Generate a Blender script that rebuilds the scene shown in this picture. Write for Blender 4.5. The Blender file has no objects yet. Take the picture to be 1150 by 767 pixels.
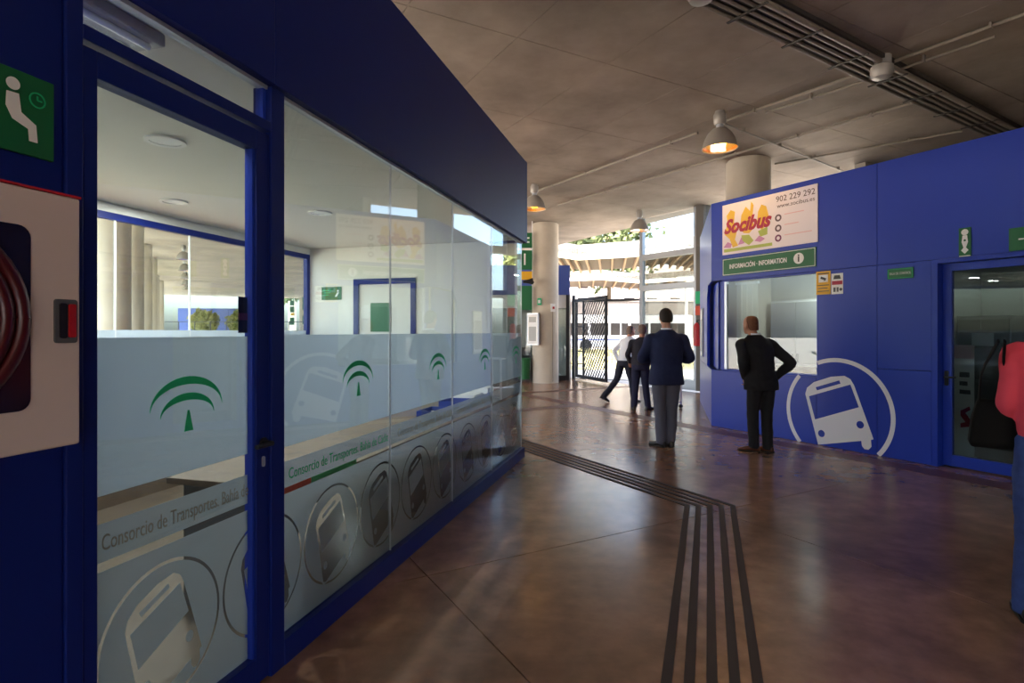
import bpy, bmesh, math, random
from mathutils import Vector, Matrix
random.seed(7)
S = bpy.context.scene
C = S.collection
PI = math.pi

# ------------------------------------------------------------------ camera, sky, sun, exposure
cam_d = bpy.data.cameras.new('camera'); cam = bpy.data.objects.new('camera', cam_d); C.objects.link(cam)
cam.location = (0, 0, 1.55); cam.rotation_euler = (PI / 2, 0, 0)
cam_d.sensor_width = 36; cam_d.lens = 36 * 640 / 1150; cam_d.shift_y = -11 / 1150
cam_d.clip_start = .02; cam_d.clip_end = 600
S.camera = cam
W = bpy.data.worlds.new('sky'); S.world = W; W.use_nodes = True
wn = W.node_tree.nodes; wl = W.node_tree.links
sky = wn.new('ShaderNodeTexSky'); sky.sky_type = 'NISHITA'; sky.sun_disc = False
sky.sun_elevation = math.radians(60); sky.sun_rotation = math.radians(200); sky.dust_density = 4.0
wl.new(sky.outputs[0], wn['Background'].inputs[0]); wn['Background'].inputs[1].default_value = .50
sun_d = bpy.data.lights.new('sun', 'SUN'); sun = bpy.data.objects.new('sun', sun_d); C.objects.link(sun)
sun_d.energy = 10.0; sun_d.angle = math.radians(.6); sun_d.color = (1, .95, .86)
sun.rotation_euler = Vector((.46, .54, -1.22)).to_track_quat('-Z', 'Y').to_euler()
S.view_settings.view_transform = 'Standard'; S.view_settings.look = 'None'
S.view_settings.gamma = 1; S.view_settings.use_curve_mapping = False
S.view_settings.exposure = 1.35
S.cycles.max_bounces = 10; S.cycles.diffuse_bounces = 6; S.cycles.glossy_bounces = 4
S.cycles.transparent_max_bounces = 24; S.cycles.transmission_bounces = 4
S.cycles.use_denoising = True; S.cycles.sample_clamp_indirect = 6
S.cycles.caustics_reflective = False; S.cycles.caustics_refractive = False

# ------------------------------------------------------------------ materials
def lin(c):
    return tuple(((x / 255) / 12.92 if x <= 10 else ((x / 255 + .055) / 1.055) ** 2.4) for x in c) + (1,)
MATS = {}
def mat(name, col, rough=.5, metal=0, spec=.5, noise=None, emit=None, bump=0, coat=0):
    """col: sRGB 0-255; noise: (second colour, scale, detail)"""
    m = bpy.data.materials.new(name); m.use_nodes = True; MATS[name] = m
    nt = m.node_tree; b = nt.nodes['Principled BSDF']
    b.inputs['Base Color'].default_value = lin(col); b.inputs['Roughness'].default_value = rough
    b.inputs['Metallic'].default_value = metal; b.inputs['Specular IOR Level'].default_value = spec
    b.inputs['Coat Weight'].default_value = coat; b.inputs['Coat Roughness'].default_value = .08
    if noise:
        g = nt.nodes.new('ShaderNodeNewGeometry')
        n = nt.nodes.new('ShaderNodeTexNoise'); n.inputs['Scale'].default_value = noise[1]; n.inputs['Detail'].default_value = noise[2]
        n.inputs['Roughness'].default_value = .62
        nt.links.new(g.outputs['Position'], n.inputs['Vector'])
        r = nt.nodes.new('ShaderNodeValToRGB'); r.color_ramp.elements[0].position = .3; r.color_ramp.elements[1].position = .7
        r.color_ramp.elements[0].color = lin(col); r.color_ramp.elements[1].color = lin(noise[0])
        nt.links.new(n.outputs['Fac'], r.inputs[0]); nt.links.new(r.outputs[0], b.inputs['Base Color'])
        if bump:
            bp = nt.nodes.new('ShaderNodeBump'); bp.inputs['Strength'].default_value = bump; bp.inputs['Distance'].default_value = .02
            nt.links.new(n.outputs['Fac'], bp.inputs['Height']); nt.links.new(bp.outputs[0], b.inputs['Normal'])
    if emit:
        b.inputs['Emission Color'].default_value = lin(emit[0]); b.inputs['Emission Strength'].default_value = emit[1]
    return m
def glass(name, tint, base=.05):
    m = bpy.data.materials.new(name); m.use_nodes = True; MATS[name] = m
    nt = m.node_tree; nt.nodes.remove(nt.nodes['Principled BSDF'])
    out = nt.nodes['Material Output']
    lw = nt.nodes.new('ShaderNodeLayerWeight'); lw.inputs[0].default_value = .5
    p = nt.nodes.new('ShaderNodeMath'); p.operation = 'POWER'; p.inputs[1].default_value = 5
    ma = nt.nodes.new('ShaderNodeMath'); ma.operation = 'MULTIPLY_ADD'; ma.inputs[1].default_value = 1 - base; ma.inputs[2].default_value = base
    nt.links.new(lw.outputs['Facing'], p.inputs[0]); nt.links.new(p.outputs[0], ma.inputs[0])
    t = nt.nodes.new('ShaderNodeBsdfTransparent'); t.inputs[0].default_value = tint + (1,)
    g = nt.nodes.new('ShaderNodeBsdfGlossy'); g.inputs['Roughness'].default_value = .0
    mx = nt.nodes.new('ShaderNodeMixShader')
    nt.links.new(ma.outputs[0], mx.inputs[0]); nt.links.new(t.outputs[0], mx.inputs[1]); nt.links.new(g.outputs[0], mx.inputs[2])
    nt.links.new(mx.outputs[0], out.inputs[0]); return m
def film(name, col, tr, clear):
    """frosted film: diffuse + translucent, a share of light passes straight"""
    m = bpy.data.materials.new(name); m.use_nodes = True; MATS[name] = m
    nt = m.node_tree; nt.nodes.remove(nt.nodes['Principled BSDF']); out = nt.nodes['Material Output']
    d = nt.nodes.new('ShaderNodeBsdfDiffuse'); d.inputs[0].default_value = lin(col)
    t = nt.nodes.new('ShaderNodeBsdfTranslucent'); t.inputs[0].default_value = lin(col)
    c = nt.nodes.new('ShaderNodeBsdfTransparent'); c.inputs[0].default_value = (.9, .95, .95, 1)
    a = nt.nodes.new('ShaderNodeMixShader'); a.inputs[0].default_value = tr
    b = nt.nodes.new('ShaderNodeMixShader'); b.inputs[0].default_value = clear
    nt.links.new(d.outputs[0], a.inputs[1]); nt.links.new(t.outputs[0], a.inputs[2])
    nt.links.new(a.outputs[0], b.inputs[1]); nt.links.new(c.outputs[0], b.inputs[2]); nt.links.new(b.outputs[0], out.inputs[0])
    return m
def floor_mat():
    m = mat('stained_concrete', (122, 90, 74), .3)
    nt = m.node_tree; b = nt.nodes['Principled BSDF']
    g = nt.nodes.new('ShaderNodeNewGeometry')
    def noise(sc, det, dist=0):
        n = nt.nodes.new('ShaderNodeTexNoise'); n.inputs['Scale'].default_value = sc; n.inputs['Detail'].default_value = det
        n.inputs['Roughness'].default_value = .6; n.inputs['Distortion'].default_value = dist
        nt.links.new(g.outputs['Position'], n.inputs['Vector']); return n
    n1 = noise(.9, 7, .6); n2 = noise(5, 6); n3 = noise(1.7, 4)
    r1 = nt.nodes.new('ShaderNodeValToRGB'); r1.color_ramp.elements[0].position = .32; r1.color_ramp.elements[1].position = .68
    r1.color_ramp.elements[0].color = lin((122, 93, 75)); r1.color_ramp.elements[1].color = lin((164, 126, 101))
    nt.links.new(n1.outputs['Fac'], r1.inputs[0])
    r2 = nt.nodes.new('ShaderNodeValToRGB'); r2.color_ramp.elements[0].color = (.72, .70, .70, 1); r2.color_ramp.elements[1].color = (1.15, 1.12, 1.1, 1)
    r2.color_ramp.elements[0].position = .3; r2.color_ramp.elements[1].position = .7
    nt.links.new(n2.outputs['Fac'], r2.inputs[0])
    mx = nt.nodes.new('ShaderNodeMix'); mx.data_type = 'RGBA'; mx.blend_type = 'MULTIPLY'; mx.inputs[0].default_value = 1
    nt.links.new(r1.outputs[0], mx.inputs[6]); nt.links.new(r2.outputs[0], mx.inputs[7]); nt.links.new(mx.outputs[2], b.inputs['Base Color'])
    mr = nt.nodes.new('ShaderNodeMapRange'); mr.inputs[3].default_value = .16; mr.inputs[4].default_value = .27
    nt.links.new(n3.outputs['Fac'], mr.inputs[0]); nt.links.new(mr.outputs[0], b.inputs['Roughness'])
    b.inputs['Specular IOR Level'].default_value = .6
    return m
floor_mat()
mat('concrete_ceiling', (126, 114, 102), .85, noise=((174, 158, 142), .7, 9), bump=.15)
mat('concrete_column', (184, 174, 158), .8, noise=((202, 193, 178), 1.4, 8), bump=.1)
mat('ground', (192, 184, 170), .9, noise=((210, 203, 190), .5, 6))
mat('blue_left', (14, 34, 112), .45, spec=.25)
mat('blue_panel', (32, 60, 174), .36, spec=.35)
mat('blue_far', (70, 92, 170), .45)
mat('white_paint', (226, 226, 220), .8)
mat('white_gloss', (236, 236, 236), .35)
mat('cabinet_white', (214, 198, 192), .45)
mat('sign_green', (12, 100, 56), .5)
mat('logo_green', (24, 178, 118), .6)
mat('sign_white', (238, 240, 240), .5)
mat('poster_white', (244, 232, 238), .4)
mat('poster_pink', (238, 190, 196), .5)
mat('script_red', (176, 30, 62), .5)
mat('poster_yellow', (236, 190, 60), .5)
mat('poster_lime', (178, 190, 90), .5)
mat('poster_violet', (206, 140, 190), .5)
mat('text_grey', (110, 84, 92), .5)
mat('purple', (120, 50, 96), .5)
mat('yellow_sign', (232, 178, 32), .5)
mat('black', (18, 18, 20), .45)
mat('dark_metal', (46, 46, 50), .45, metal=.3)
mat('steel', (158, 164, 172), .35, metal=.6)
mat('alu', (190, 196, 204), .32, metal=.5)
mat('galvanised', (168, 163, 156), .42, metal=.25)
mat('reflector', (214, 150, 60), .3, metal=.6)
mat('bulb', (255, 170, 40), .4, emit=((255, 165, 30), 9))
mat('pipe_grey', (142, 132, 120), .55)
mat('tray_dark', (66, 60, 54), .7)
mat('red', (176, 22, 30), .4)
mat('reel_red', (74, 14, 22), .35)
mat('dark_glass', (30, 24, 28), .15)
mat('tactile', (64, 52, 48), .75)
mat('band_brown', (104, 66, 50), .35)
mat('wood_desk', (104, 92, 78), .5, noise=((88, 76, 64), 3, 6))
mat('office_floor', (100, 90, 78), .5, noise=((86, 77, 66), 3, 6))
mat('paper', (235, 235, 230), .8)
mat('tray_blue', (40, 60, 130), .4)
mat('grey_dark', (84, 86, 90), .6)
mat('lamp_grey', (176, 178, 176), .4)
mat('rubber', (26, 26, 26), .8)
mat('film_red', (214, 82, 56), .6)
mat('film_green', (70, 176, 112), .6)
mat('leaf', (84, 98, 58), .8, noise=((112, 122, 78), .6, 3))
mat('leaf_light', (150, 152, 84), .8, noise=((178, 176, 112), .6, 3))
mat('bark', (112, 92, 70), .9)
mat('grass', (140, 136, 98), .9, noise=((164, 158, 122), 1.5, 6))
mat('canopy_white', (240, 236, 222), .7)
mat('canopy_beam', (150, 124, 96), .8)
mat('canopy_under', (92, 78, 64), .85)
mat('stone_wall', (122, 114, 108), .9, noise=((98, 92, 88), 6, 8))
mat('far_wall', (224, 210, 202), .9)
mat('green_bin', (20, 96, 50), .5)
glass('glass_left', (.91, .95, .94), .085)
glass('glass_clear', (.88, .94, .94), .05)
glass('glass_dark', (.60, .66, .66), .05)
glass('glass_sky', (.86, .91, .93), .05)
glass('glass_tint', (.58, .60, .58), .07)
mat('vinyl_white', (226, 230, 242), .5)
mat('pillar', (92, 88, 84), .6)
film('frost', (214, 223, 232), .55, .10)
film('frost_low', (190, 196, 202), .5, .20)
film('notice_text', (164, 156, 142), .5, .35)
film('notice_green', (60, 170, 110), .5, .2)

# ------------------------------------------------------------------ mesh helpers
class MB:
    def __init__(s): s.v = []; s.f = []
    def add(s, vs, fs):
        o = len(s.v); s.v += [tuple(q) for q in vs]; s.f += [tuple(o + i for i in f) for f in fs]; return s
    def box(s, x0, x1, y0, y1, z0, z1):
        return s.add([(x0, y0, z0), (x1, y0, z0), (x1, y1, z0), (x0, y1, z0), (x0, y0, z1), (x1, y0, z1), (x1, y1, z1), (x0, y1, z1)],
                     [(0, 3, 2, 1), (4, 5, 6, 7), (0, 1, 5, 4), (1, 2, 6, 5), (2, 3, 7, 6), (3, 0, 4, 7)])
    def bar(s, a, b, w, h):
        a = Vector(a); b = Vector(b); d = (b - a).normalized()
        up = Vector((0, 0, 1)) if abs(d.z) < .95 else Vector((0, 1, 0))
        x = d.cross(up).normalized() * w / 2; z = x.cross(d).normalized() * h / 2
        vs = [a - x - z, a + x - z, a + x + z, a - x + z, b - x - z, b + x - z, b + x + z, b - x + z]
        return s.add(vs, [(0, 1, 2, 3), (7, 6, 5, 4), (0, 4, 5, 1), (1, 5, 6, 2), (2, 6, 7, 3), (3, 7, 4, 0)])
    def prism(s, poly, z0, z1):
        n = len(poly)
        return s.add([(x, y, z0) for x, y in poly] + [(x, y, z1) for x, y in poly],
                     [tuple(range(n - 1, -1, -1)), tuple(range(n, 2 * n))] + [(i, (i + 1) % n, n + (i + 1) % n, n + i) for i in range(n)])
    def wallprism(s, poly, y0, y1):
        """polygon in the x-z plane, given thickness along y"""
        n = len(poly)
        return s.add([(x, y0, z) for x, z in poly] + [(x, y1, z) for x, z in poly],
                     [tuple(range(n)), tuple(range(2 * n - 1, n - 1, -1))] + [(i, n + i, n + (i + 1) % n, (i + 1) % n) for i in range(n)])
    def rings(s, rr, cap=True):
        n = len(rr[0]); vs = [q for r in rr for q in r]; fs = []
        for k in range(len(rr) - 1):
            for i in range(n):
                j = (i + 1) % n
                fs.append((k * n + i, k * n + j, (k + 1) * n + j, (k + 1) * n + i))
        if cap:
            fs.append(tuple(range(n - 1, -1, -1))); fs.append(tuple((len(rr) - 1) * n + i for i in range(n)))
        return s.add(vs, fs)
    def tube(s, pts, r, n=10, sm=0):
        pts = [Vector(p) for p in pts]; rs = [r] * len(pts) if not isinstance(r, list) else r
        rs = [q if isinstance(q, tuple) else (q, q) for q in rs]
        if sm:                                   # rounded path through the points
            P2, R2 = [], []
            for i in range(len(pts) - 1):
                a, b, c, d = pts[max(i - 1, 0)], pts[i], pts[i + 1], pts[min(i + 2, len(pts) - 1)]
                for k in range(sm):
                    t = k / sm
                    P2.append(.5 * (2 * b + (c - a) * t + (2 * a - 5 * b + 4 * c - d) * t * t + (3 * b - a - 3 * c + d) * t ** 3))
                    R2.append(tuple(rs[i][j] * (1 - t) + rs[i + 1][j] * t for j in (0, 1)))
            pts, rs = P2 + [pts[-1]], R2 + [rs[-1]]
        rr = []; x = None
        for i, p in enumerate(pts):
            d = (pts[min(i + 1, len(pts) - 1)] - pts[max(i - 1, 0)]).normalized()
            if x is None:
                up = Vector((0, 0, 1)) if abs(d.z) < .9 else Vector((0, 1, 0)); x = d.cross(up).normalized()
            else: x = (x - d * x.dot(d)).normalized()
            z = x.cross(d); qx, qz = rs[i]
            rr.append([p + x * math.cos(t) * qx + z * math.sin(t) * qz for t in [2 * PI * k / n for k in range(n)]])
        return s.rings(rr)
    def lathe(s, prof, c=(0, 0, 0), n=24, cap=True):
        rr = [[(c[0] + r * math.cos(2 * PI * k / n), c[1] + r * math.sin(2 * PI * k / n), c[2] + z) for k in range(n)] for r, z in prof]
        return s.rings(rr, cap)
    def ball(s, c, r, n=12, m=8):
        r = r if isinstance(r, tuple) else (r, r, r)
        rr = []
        for i in range(1, m):
            t = PI * i / m
            rr.append([(c[0] + r[0] * math.sin(t) * math.cos(2 * PI * k / n), c[1] + r[1] * math.sin(t) * math.sin(2 * PI * k / n), c[2] - r[2] * math.cos(t)) for k in range(n)])
        return s.rings(rr)
    def mesh(s, name):
        me = bpy.data.meshes.new(name); me.from_pydata(s.v, [], s.f); me.update()
        bm = bmesh.new(); bm.from_mesh(me); bmesh.ops.recalc_face_normals(bm, faces=bm.faces); bm.to_mesh(me); bm.free()
        return me
    def build(s, name, m, parent=None, loc=None, smooth=False, bevel=0):
        return link(name, s.mesh(name), m, parent, loc, smooth, bevel)
def link(name, me, m, parent=None, loc=None, smooth=False, bevel=0):
    o = bpy.data.objects.new(name, me); C.objects.link(o)
    if not me.materials: me.materials.append(MATS[m] if isinstance(m, str) else m)
    if parent: o.parent = parent
    if loc: o.location = loc
    if smooth:
        me.polygons.foreach_set('use_smooth', [True] * len(me.polygons))
        try:
            me.set_sharp_from_angle(angle=math.radians(50))
        except Exception: pass
    if bevel:
        b = o.modifiers.new('bevel', 'BEVEL'); b.width = bevel; b.segments = 2; b.limit_method = 'ANGLE'
    return o
def empty(name, loc=(0, 0, 0), rz=0, parent=None):
    o = bpy.data.objects.new(name, None); C.objects.link(o); o.location = loc; o.rotation_euler = (0, 0, rz); o.empty_display_size = .1
    if parent: o.parent = parent
    return o
def tag(o, label=None, cat=None, group=None, kind=None):
    if label: o['label'] = label
    if cat: o['category'] = cat
    if group: o['group'] = group
    if kind: o['kind'] = kind
    return o
def copy_tree(o, parent=None):
    c = o.copy(); C.objects.link(c)
    if parent: c.parent = parent
    for ch in [x for x in C.objects if x.parent == o]: copy_tree(ch, c)
    return c
def curve_mesh(splines, depth):
    cu = bpy.data.curves.new('t', 'CURVE'); cu.dimensions = '2D'; cu.fill_mode = 'BOTH'; cu.extrude = depth / 2
    for pts in splines:
        sp = cu.splines.new('POLY'); sp.points.add(len(pts) - 1); sp.use_cyclic_u = True
        for i, (x, y) in enumerate(pts): sp.points[i].co = (x, y, 0, 1)
    return conv(cu)
def conv(cu):
    ob = bpy.data.objects.new('t', cu); C.objects.link(ob); bpy.context.view_layer.update()
    me = bpy.data.meshes.new_from_object(ob.evaluated_get(bpy.context.evaluated_depsgraph_get()))
    bpy.data.objects.remove(ob)
    me.transform(Matrix.Rotation(PI / 2, 4, 'X')); me.materials.clear(); return me
def decal(name, splines, m, parent, y, depth=.002):
    """flat cut-out on a wall: polygons in wall coordinates (x along, z up), even-odd holes"""
    return link(name, curve_mesh(splines, depth), m, parent, (0, y, 0))
def text(name, body, size, m, parent, x, y, z, align='LEFT', shear=0, depth=.002, width=None, bold=0):
    cu = bpy.data.curves.new('t', 'FONT'); cu.body = body; cu.size = size; cu.extrude = depth / 2; cu.shear = shear; cu.offset = bold
    cu.align_x = align; cu.align_y = 'CENTER'; cu.resolution_u = 3
    me = conv(cu)
    if width:
        xs = [v.co.x for v in me.vertices]; k = width / (max(xs) - min(xs))
        for v in me.vertices: v.co.x *= k
    return link(name, me, m, parent, (x, y, z))
def rect(x0, x1, z0, z1): return [(x0, z0), (x1, z0), (x1, z1), (x0, z1)]
def rrect(x0, x1, z0, z1, r, n=5):
    out = []
    for cx, cz, a0 in ((x1 - r, z0 + r, -90), (x1 - r, z1 - r, 0), (x0 + r, z1 - r, 90), (x0 + r, z0 + r, 180)):
        out += [(cx + r * math.cos(math.radians(a0 + 90 * i / n)), cz + r * math.sin(math.radians(a0 + 90 * i / n))) for i in range(n + 1)]
    return out
def circ(cx, cz, r, n=40): return [(cx + r * math.cos(2 * PI * i / n), cz + r * math.sin(2 * PI * i / n)) for i in range(n)]
def xf(pts, c, k, dx, dz): return [((x - c[0]) * k + dx, (z - c[1]) * k + dz) for x, z in pts]

# building grid: the hall runs along V, across it P; the left booth stands at 45 degrees to it
V = Vector((.4891, -.8722, 0)); P = Vector((.8722, .4891, 0)); VROT = math.atan2(V.y, V.x)
def g(v, p, z=0): return Vector((V.x * v + P.x * p, V.y * v + P.y * p, z))
CEIL = 4.85
LO = (-1.088, 2.560, 0); LROT = math.atan2(.96455, .26392)     # left booth: x along its glass front, y into the booth
RO = (3.291, 9.403, 0); RROT = VROT                            # right building: x along its front, y into it

# ------------------------------------------------------------------ setting: ground, floor, ceiling
tag(MB().box(-150, 150, -60, 200, -.30, -.06).build('ground', 'ground'), 'pale sunlit concrete ground outside the station', 'ground', kind='structure')
fl = empty('floor', (0, 0, 0), VROT); tag(fl, 'brown polished stained concrete floor in large slabs', 'floor', kind='structure')
MB().box(-19.3, 12, -4, 11.25, -.055, -.012).build('slab_base', 'stained_concrete', fl)
MB().box(-62, -19.32, -4, 11.25, -.055, 0).build('bounce_paving', 'ground', fl)  # hidden hall floor, made pale to bounce light into the hall
pv = [-3.42 + 2.65 * k for k in range(-6, 5)]; pp = [1.30 + 2.65 * k for k in range(-2, 5)]
tile = None
for i in range(len(pv) - 1):
    for j in range(len(pp) - 1):
        w = 2.65; hgt = min(pp[j + 1], 11.2) - pp[j]
        if j == len(pp) - 2 or tile is None:
            MBm = MB().box(.004, w - .004, .004, hgt - .004, -.0118, 0).mesh('floor_panel')
            if j != len(pp) - 2: tile = MBm
        else: MBm = tile
        link('floor_panel', MBm, 'stained_concrete', fl, (pv[i], pp[j], 0))
# inlaid darker bands (in hall coordinates v, p)
def band(v0, v1, p0, p1): MB().box(v0, v1, p0, p1, -.002, .0025).build('floor_band', 'band_brown', fl)
band(-13, 6.0, 6.95, 7.27)            # along the foot of the right building
band(-9.93, -9.61, 1.2, 6.95)
band(-12.6, -12.28, 3.0, 10.8)
ce = empty('ceiling', (0, 0, CEIL), VROT); tag(ce, 'bare concrete roof slab with formwork panel joints', 'ceiling', kind='structure')
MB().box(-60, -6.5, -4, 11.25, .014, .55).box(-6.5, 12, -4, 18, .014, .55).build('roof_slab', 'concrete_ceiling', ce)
cp = [3.18 + 1.28 * k for k in range(-5, 7)] ; cv = [-5.55 + 2.0 * k for k in range(-8, 8)]
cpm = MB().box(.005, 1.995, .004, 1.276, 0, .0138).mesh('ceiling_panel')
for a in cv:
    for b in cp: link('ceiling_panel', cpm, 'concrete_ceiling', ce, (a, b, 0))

# ------------------------------------------------------------------ pictograms
BODY = [(1.653, .683), (1.678, .77), (1.778, .856), (2.018, .946), (2.199, .971), (2.278, .932), (2.325, .857), (2.567, .197), (2.535, .185),
        (2.542, .10), (2.505, .055), (2.455, .055), (2.425, .09), (2.417, .153), (1.84, -.06)]
WIND = [(1.707, .654), (2.278, .863), (2.387, .58), (1.795, .344)]
SLOT = [(1.803, .787), (2.131, .906), (2.15, .865), (1.824, .746)]
HEAD = [circ(1.886, .164, .048, 20), circ(2.402, .357, .048, 20)]
BC = (2.09, .487)
def crescent(cx, cz, w, rise, th, n=18):
    a = [(cx + w * math.cos(PI * i / n), cz + rise * math.sin(PI * i / n)) for i in range(n + 1)]
    b = [(cx - w * .985 * math.cos(PI * i / n), cz + (rise - th) * math.sin(PI * i / n)) for i in range(1, n)]
    return a + b
def emblem(parent, x, y, z=1.28):
    decal('green_emblem', [crescent(x, z - .018, .168, .12, .03), crescent(x, z - .045, .125, .085, .028),
                           [(x - .02, z - .105), (x + .022, z - .105), (x + .004, z - .026), (x - .004, z - .026)]], 'logo_green', parent, y, .0015)
def clipx(pts, lo, hi):
    for sgn, lim in ((1, lo), (-1, -hi)):
        out = []
        for i in range(len(pts)):
            a, b = pts[i], pts[(i + 1) % len(pts)]; da, db = sgn * a[0] - lim, sgn * b[0] - lim
            if da >= 0: out.append(a)
            if da * db < 0: t = da / (da - db); out.append((a[0] + (b[0] - a[0]) * t, a[1] + (b[1] - a[1]) * t))
        pts = out
        if len(pts) < 3: return []
    return pts
def lowfilm(parent, x0, x1, y, z0=.12, discs=()):
    """lower frosted film: cut-through stripe and bus pictograms in rings"""
    sp = [rect(x0, x1, z0, .775)]; isl = []
    for cx in discs:
        cz, ro, ri = .455, .262, .250
        def tr(pts): return [((a - BC[0]) * .36 + cx, (b - BC[1] - .02) * .44 + cz) for a, b in pts]
        for dst, pts, m_ in ((sp, circ(cx, cz, ro, 56), .003), (isl, circ(cx, cz, ri, 56), .0045), (isl, tr(BODY), .006), (isl, tr(WIND), .008), (isl, tr(SLOT), .008), (isl, tr(HEAD[1]), .009), (isl, tr(HEAD[0]), .009)):
            q = clipx(pts, x0 + m_, x1 - m_)
            if q: dst.append(q)
    decal('frosted_film', sp, 'frost_low', parent, y, .001)
    if isl: decal('pictogram_film', isl, 'frost_low', parent, y, .001)
    decal('frosted_film', [rect(x0, x1, .805, .93)], 'frost_low', parent, y, .001)

# ------------------------------------------------------------------ LEFT BOOTH (front in local x-z, y into the booth)
wl_ = empty('wall_left', LO, LROT); tag(wl_, 'dark blue panelled booth front with deep fascia above the glazing', 'wall', kind='structure')
def pan(parent, m, x0, x1, z0, z1, y0=0, y1=.06, name='wall_panel', bv=.004):
    return MB().box(x0 + .002, x1 - .002, y0, y1, z0 + .002, z1 - .002).build(name, m, parent, bevel=bv)
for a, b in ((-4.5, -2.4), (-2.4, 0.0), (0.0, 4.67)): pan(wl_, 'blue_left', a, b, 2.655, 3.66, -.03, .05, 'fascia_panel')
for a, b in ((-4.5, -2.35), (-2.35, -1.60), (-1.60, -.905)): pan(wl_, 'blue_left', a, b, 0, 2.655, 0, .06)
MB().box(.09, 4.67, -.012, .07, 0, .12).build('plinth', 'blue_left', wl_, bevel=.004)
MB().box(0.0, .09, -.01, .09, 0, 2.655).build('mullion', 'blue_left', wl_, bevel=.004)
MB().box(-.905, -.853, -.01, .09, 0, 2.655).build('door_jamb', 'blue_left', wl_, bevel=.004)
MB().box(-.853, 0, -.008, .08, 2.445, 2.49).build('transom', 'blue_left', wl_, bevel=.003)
MB().box(-.853, 4.67, .012, .05, 2.64, 2.656).build('head_channel', 'alu', wl_)
MB().box(-.853, -.002, .028, .036, 2.491, 2.64).build('transom_pane', 'glass_left', wl_)
MB().box(-.02, -.002, .02, .06, 2.491, 2.64).build('transom_bead', 'blue_panel', wl_)
# fixed glazing
w1 = empty('window_1', LO, LROT); tag(w1, 'long row of tall frosted glass panes along the blue booth', 'window', kind='structure')
xs = [.09, 1.205, 2.32, 3.43, 4.66]
for i in range(4):
    a, b = xs[i], xs[i + 1]
    MB().box(a + .002, b - .002, .024, .034, .12, 2.645).build('glass_pane', 'glass_left', w1)
    MB().box(b - .003, b + .003, .0235, .0345, .12, 2.64).build('pane_joint', 'alu', w1)
    decal('frosted_film', [rect(a + .004, b - .004, 1.0, 1.535)], 'frost', w1, .0365, .001)
    lowfilm(w1, a + .004, b - .004, .0365, .122, [d for d in (.02, .56, 1.10, 1.64, 2.18, 2.72, 3.26, 3.80, 4.34) if a - .25 < d < b + .25])
for x in (.80, 2.0, 3.19, 4.39): emblem(w1, x, .0225)
text('film_lettering', 'Consorcio de Transportes. Bahía de Cádiz', .075, 'notice_green', w1, .16, .0222, .868, width=1.0, depth=.001)
decal('stripe_red', [rect(.095, .36, .776, .804)], 'film_red', w1, .0368, .001)
decal('stripe_green', [rect(.36, .80, .776, .804)], 'film_green', w1, .0368, .001)
text('film_lettering', 'Consorcio de Transportes. Bahía de Cádiz', .075, 'notice_text', w1, 1.30, .0222, .868, width=1.0, depth=.001)
text('film_lettering', 'Consorcio de Transportes. Bahía de Cádiz', .075, 'notice_text', w1, 2.42, .0222, .868, width=1.0, depth=.001)
# glazed door
d1 = empty('door_1', LO, LROT); tag(d1, 'blue framed glass door with frosted film beside the hose cabinet', 'door', kind='structure')
MB().box(-.848, -.80, .0, .06, .012, 2.43).build('stile', 'blue_left', d1, bevel=.004)
MB().box(-.086, -.004, .0, .06, .012, 2.43).build('stile', 'blue_left', d1, bevel=.004)
MB().box(-.80, -.086, .0, .06, 2.345, 2.43).build('rail', 'blue_left', d1, bevel=.003)
MB().box(-.80, -.086, .0, .06, .012, .128).build('rail', 'blue_left', d1, bevel=.003)
MB().box(-.80, -.086, .026, .034, .128, 2.345).build('glass_pane', 'glass_left', d1)
MB().box(-.098, -.086, .012, .05, .128, 2.345).build('glazing_bead', 'blue_panel', d1)
decal('frosted_film', [rect(-.80, -.086, 1.02, 1.53)], 'frost', d1, .0365, .001)
lowfilm(d1, -.80, -.09, .0365, .13, [-.52, .02])
emblem(d1, -.425, .0245)
text('film_lettering', 'Consorcio de Transportes. Bahía de', .075, 'notice_text', d1, -.77, .0245, .868, width=.66, depth=.001)
hd = MB().tube([(-.045, -.005, 1.06), (-.045, -.05, 1.06)], .011).tube([(-.045, -.05, 1.06), (-.15, -.055, 1.062)], .010).build('door_handle', 'black', d1, smooth=True)
MB().lathe([(.024, 0), (.024, .008)], (0, 0, 0)).build('handle_rose', 'black', hd).matrix_local = Matrix.Translation((-.045, -.001, 1.06)) @ Matrix.Rotation(PI / 2, 4, 'X')
MB().wallprism(rrect(-.054, -.036, .955, 1.0, .008), -.006, .001).build('lock', 'alu', d1)
MB().box(-.15, -.088, .038, .040, 1.545, 1.70).build('notice_card', 'black', d1)
MB().box(-.148, -.09, .0365, .0380, 1.60, 1.63).build('notice_band', 'purple', d1)
# booth body
wb = empty('wall_booth', LO, LROT); tag(wb, 'white inner walls of the glazed office booth', 'wall', kind='structure')
MB().box(4.61, 4.67, .45, 1.42, .0, 2.68).build('end_wall', 'white_paint', wb)
MB().box(4.61, 4.67, 2.32, 3.05, .0, 2.68).build('end_wall', 'white_paint', wb)
MB().box(4.61, 4.67, 1.42, 2.32, 2.25, 2.68).build('end_wall', 'white_paint', wb)
MB().box(4.63, 4.64, .06, .45, .12, 2.65).build('corner_pane', 'glass_left', wb)
MB().box(4.61, 4.67, .05, .45, 0, .12).build('plinth', 'blue_left', wb)
MB().box(4.61, 4.64, .42, .46, .12, 2.65).build('corner_post', 'white_gloss', wb)
MB().box(-4.5, -.905, .06, .12, 0, 2.68).build('lining', 'white_paint', wb)
MB().box(-3.6, -3.54, .06, 3.05, 0, 2.68).build('partition', 'white_paint', wb)
MB().box(-3.6, 4.67, 3.0, 3.06, 0, .75).build('wainscot', 'wood_desk', wb)
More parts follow.
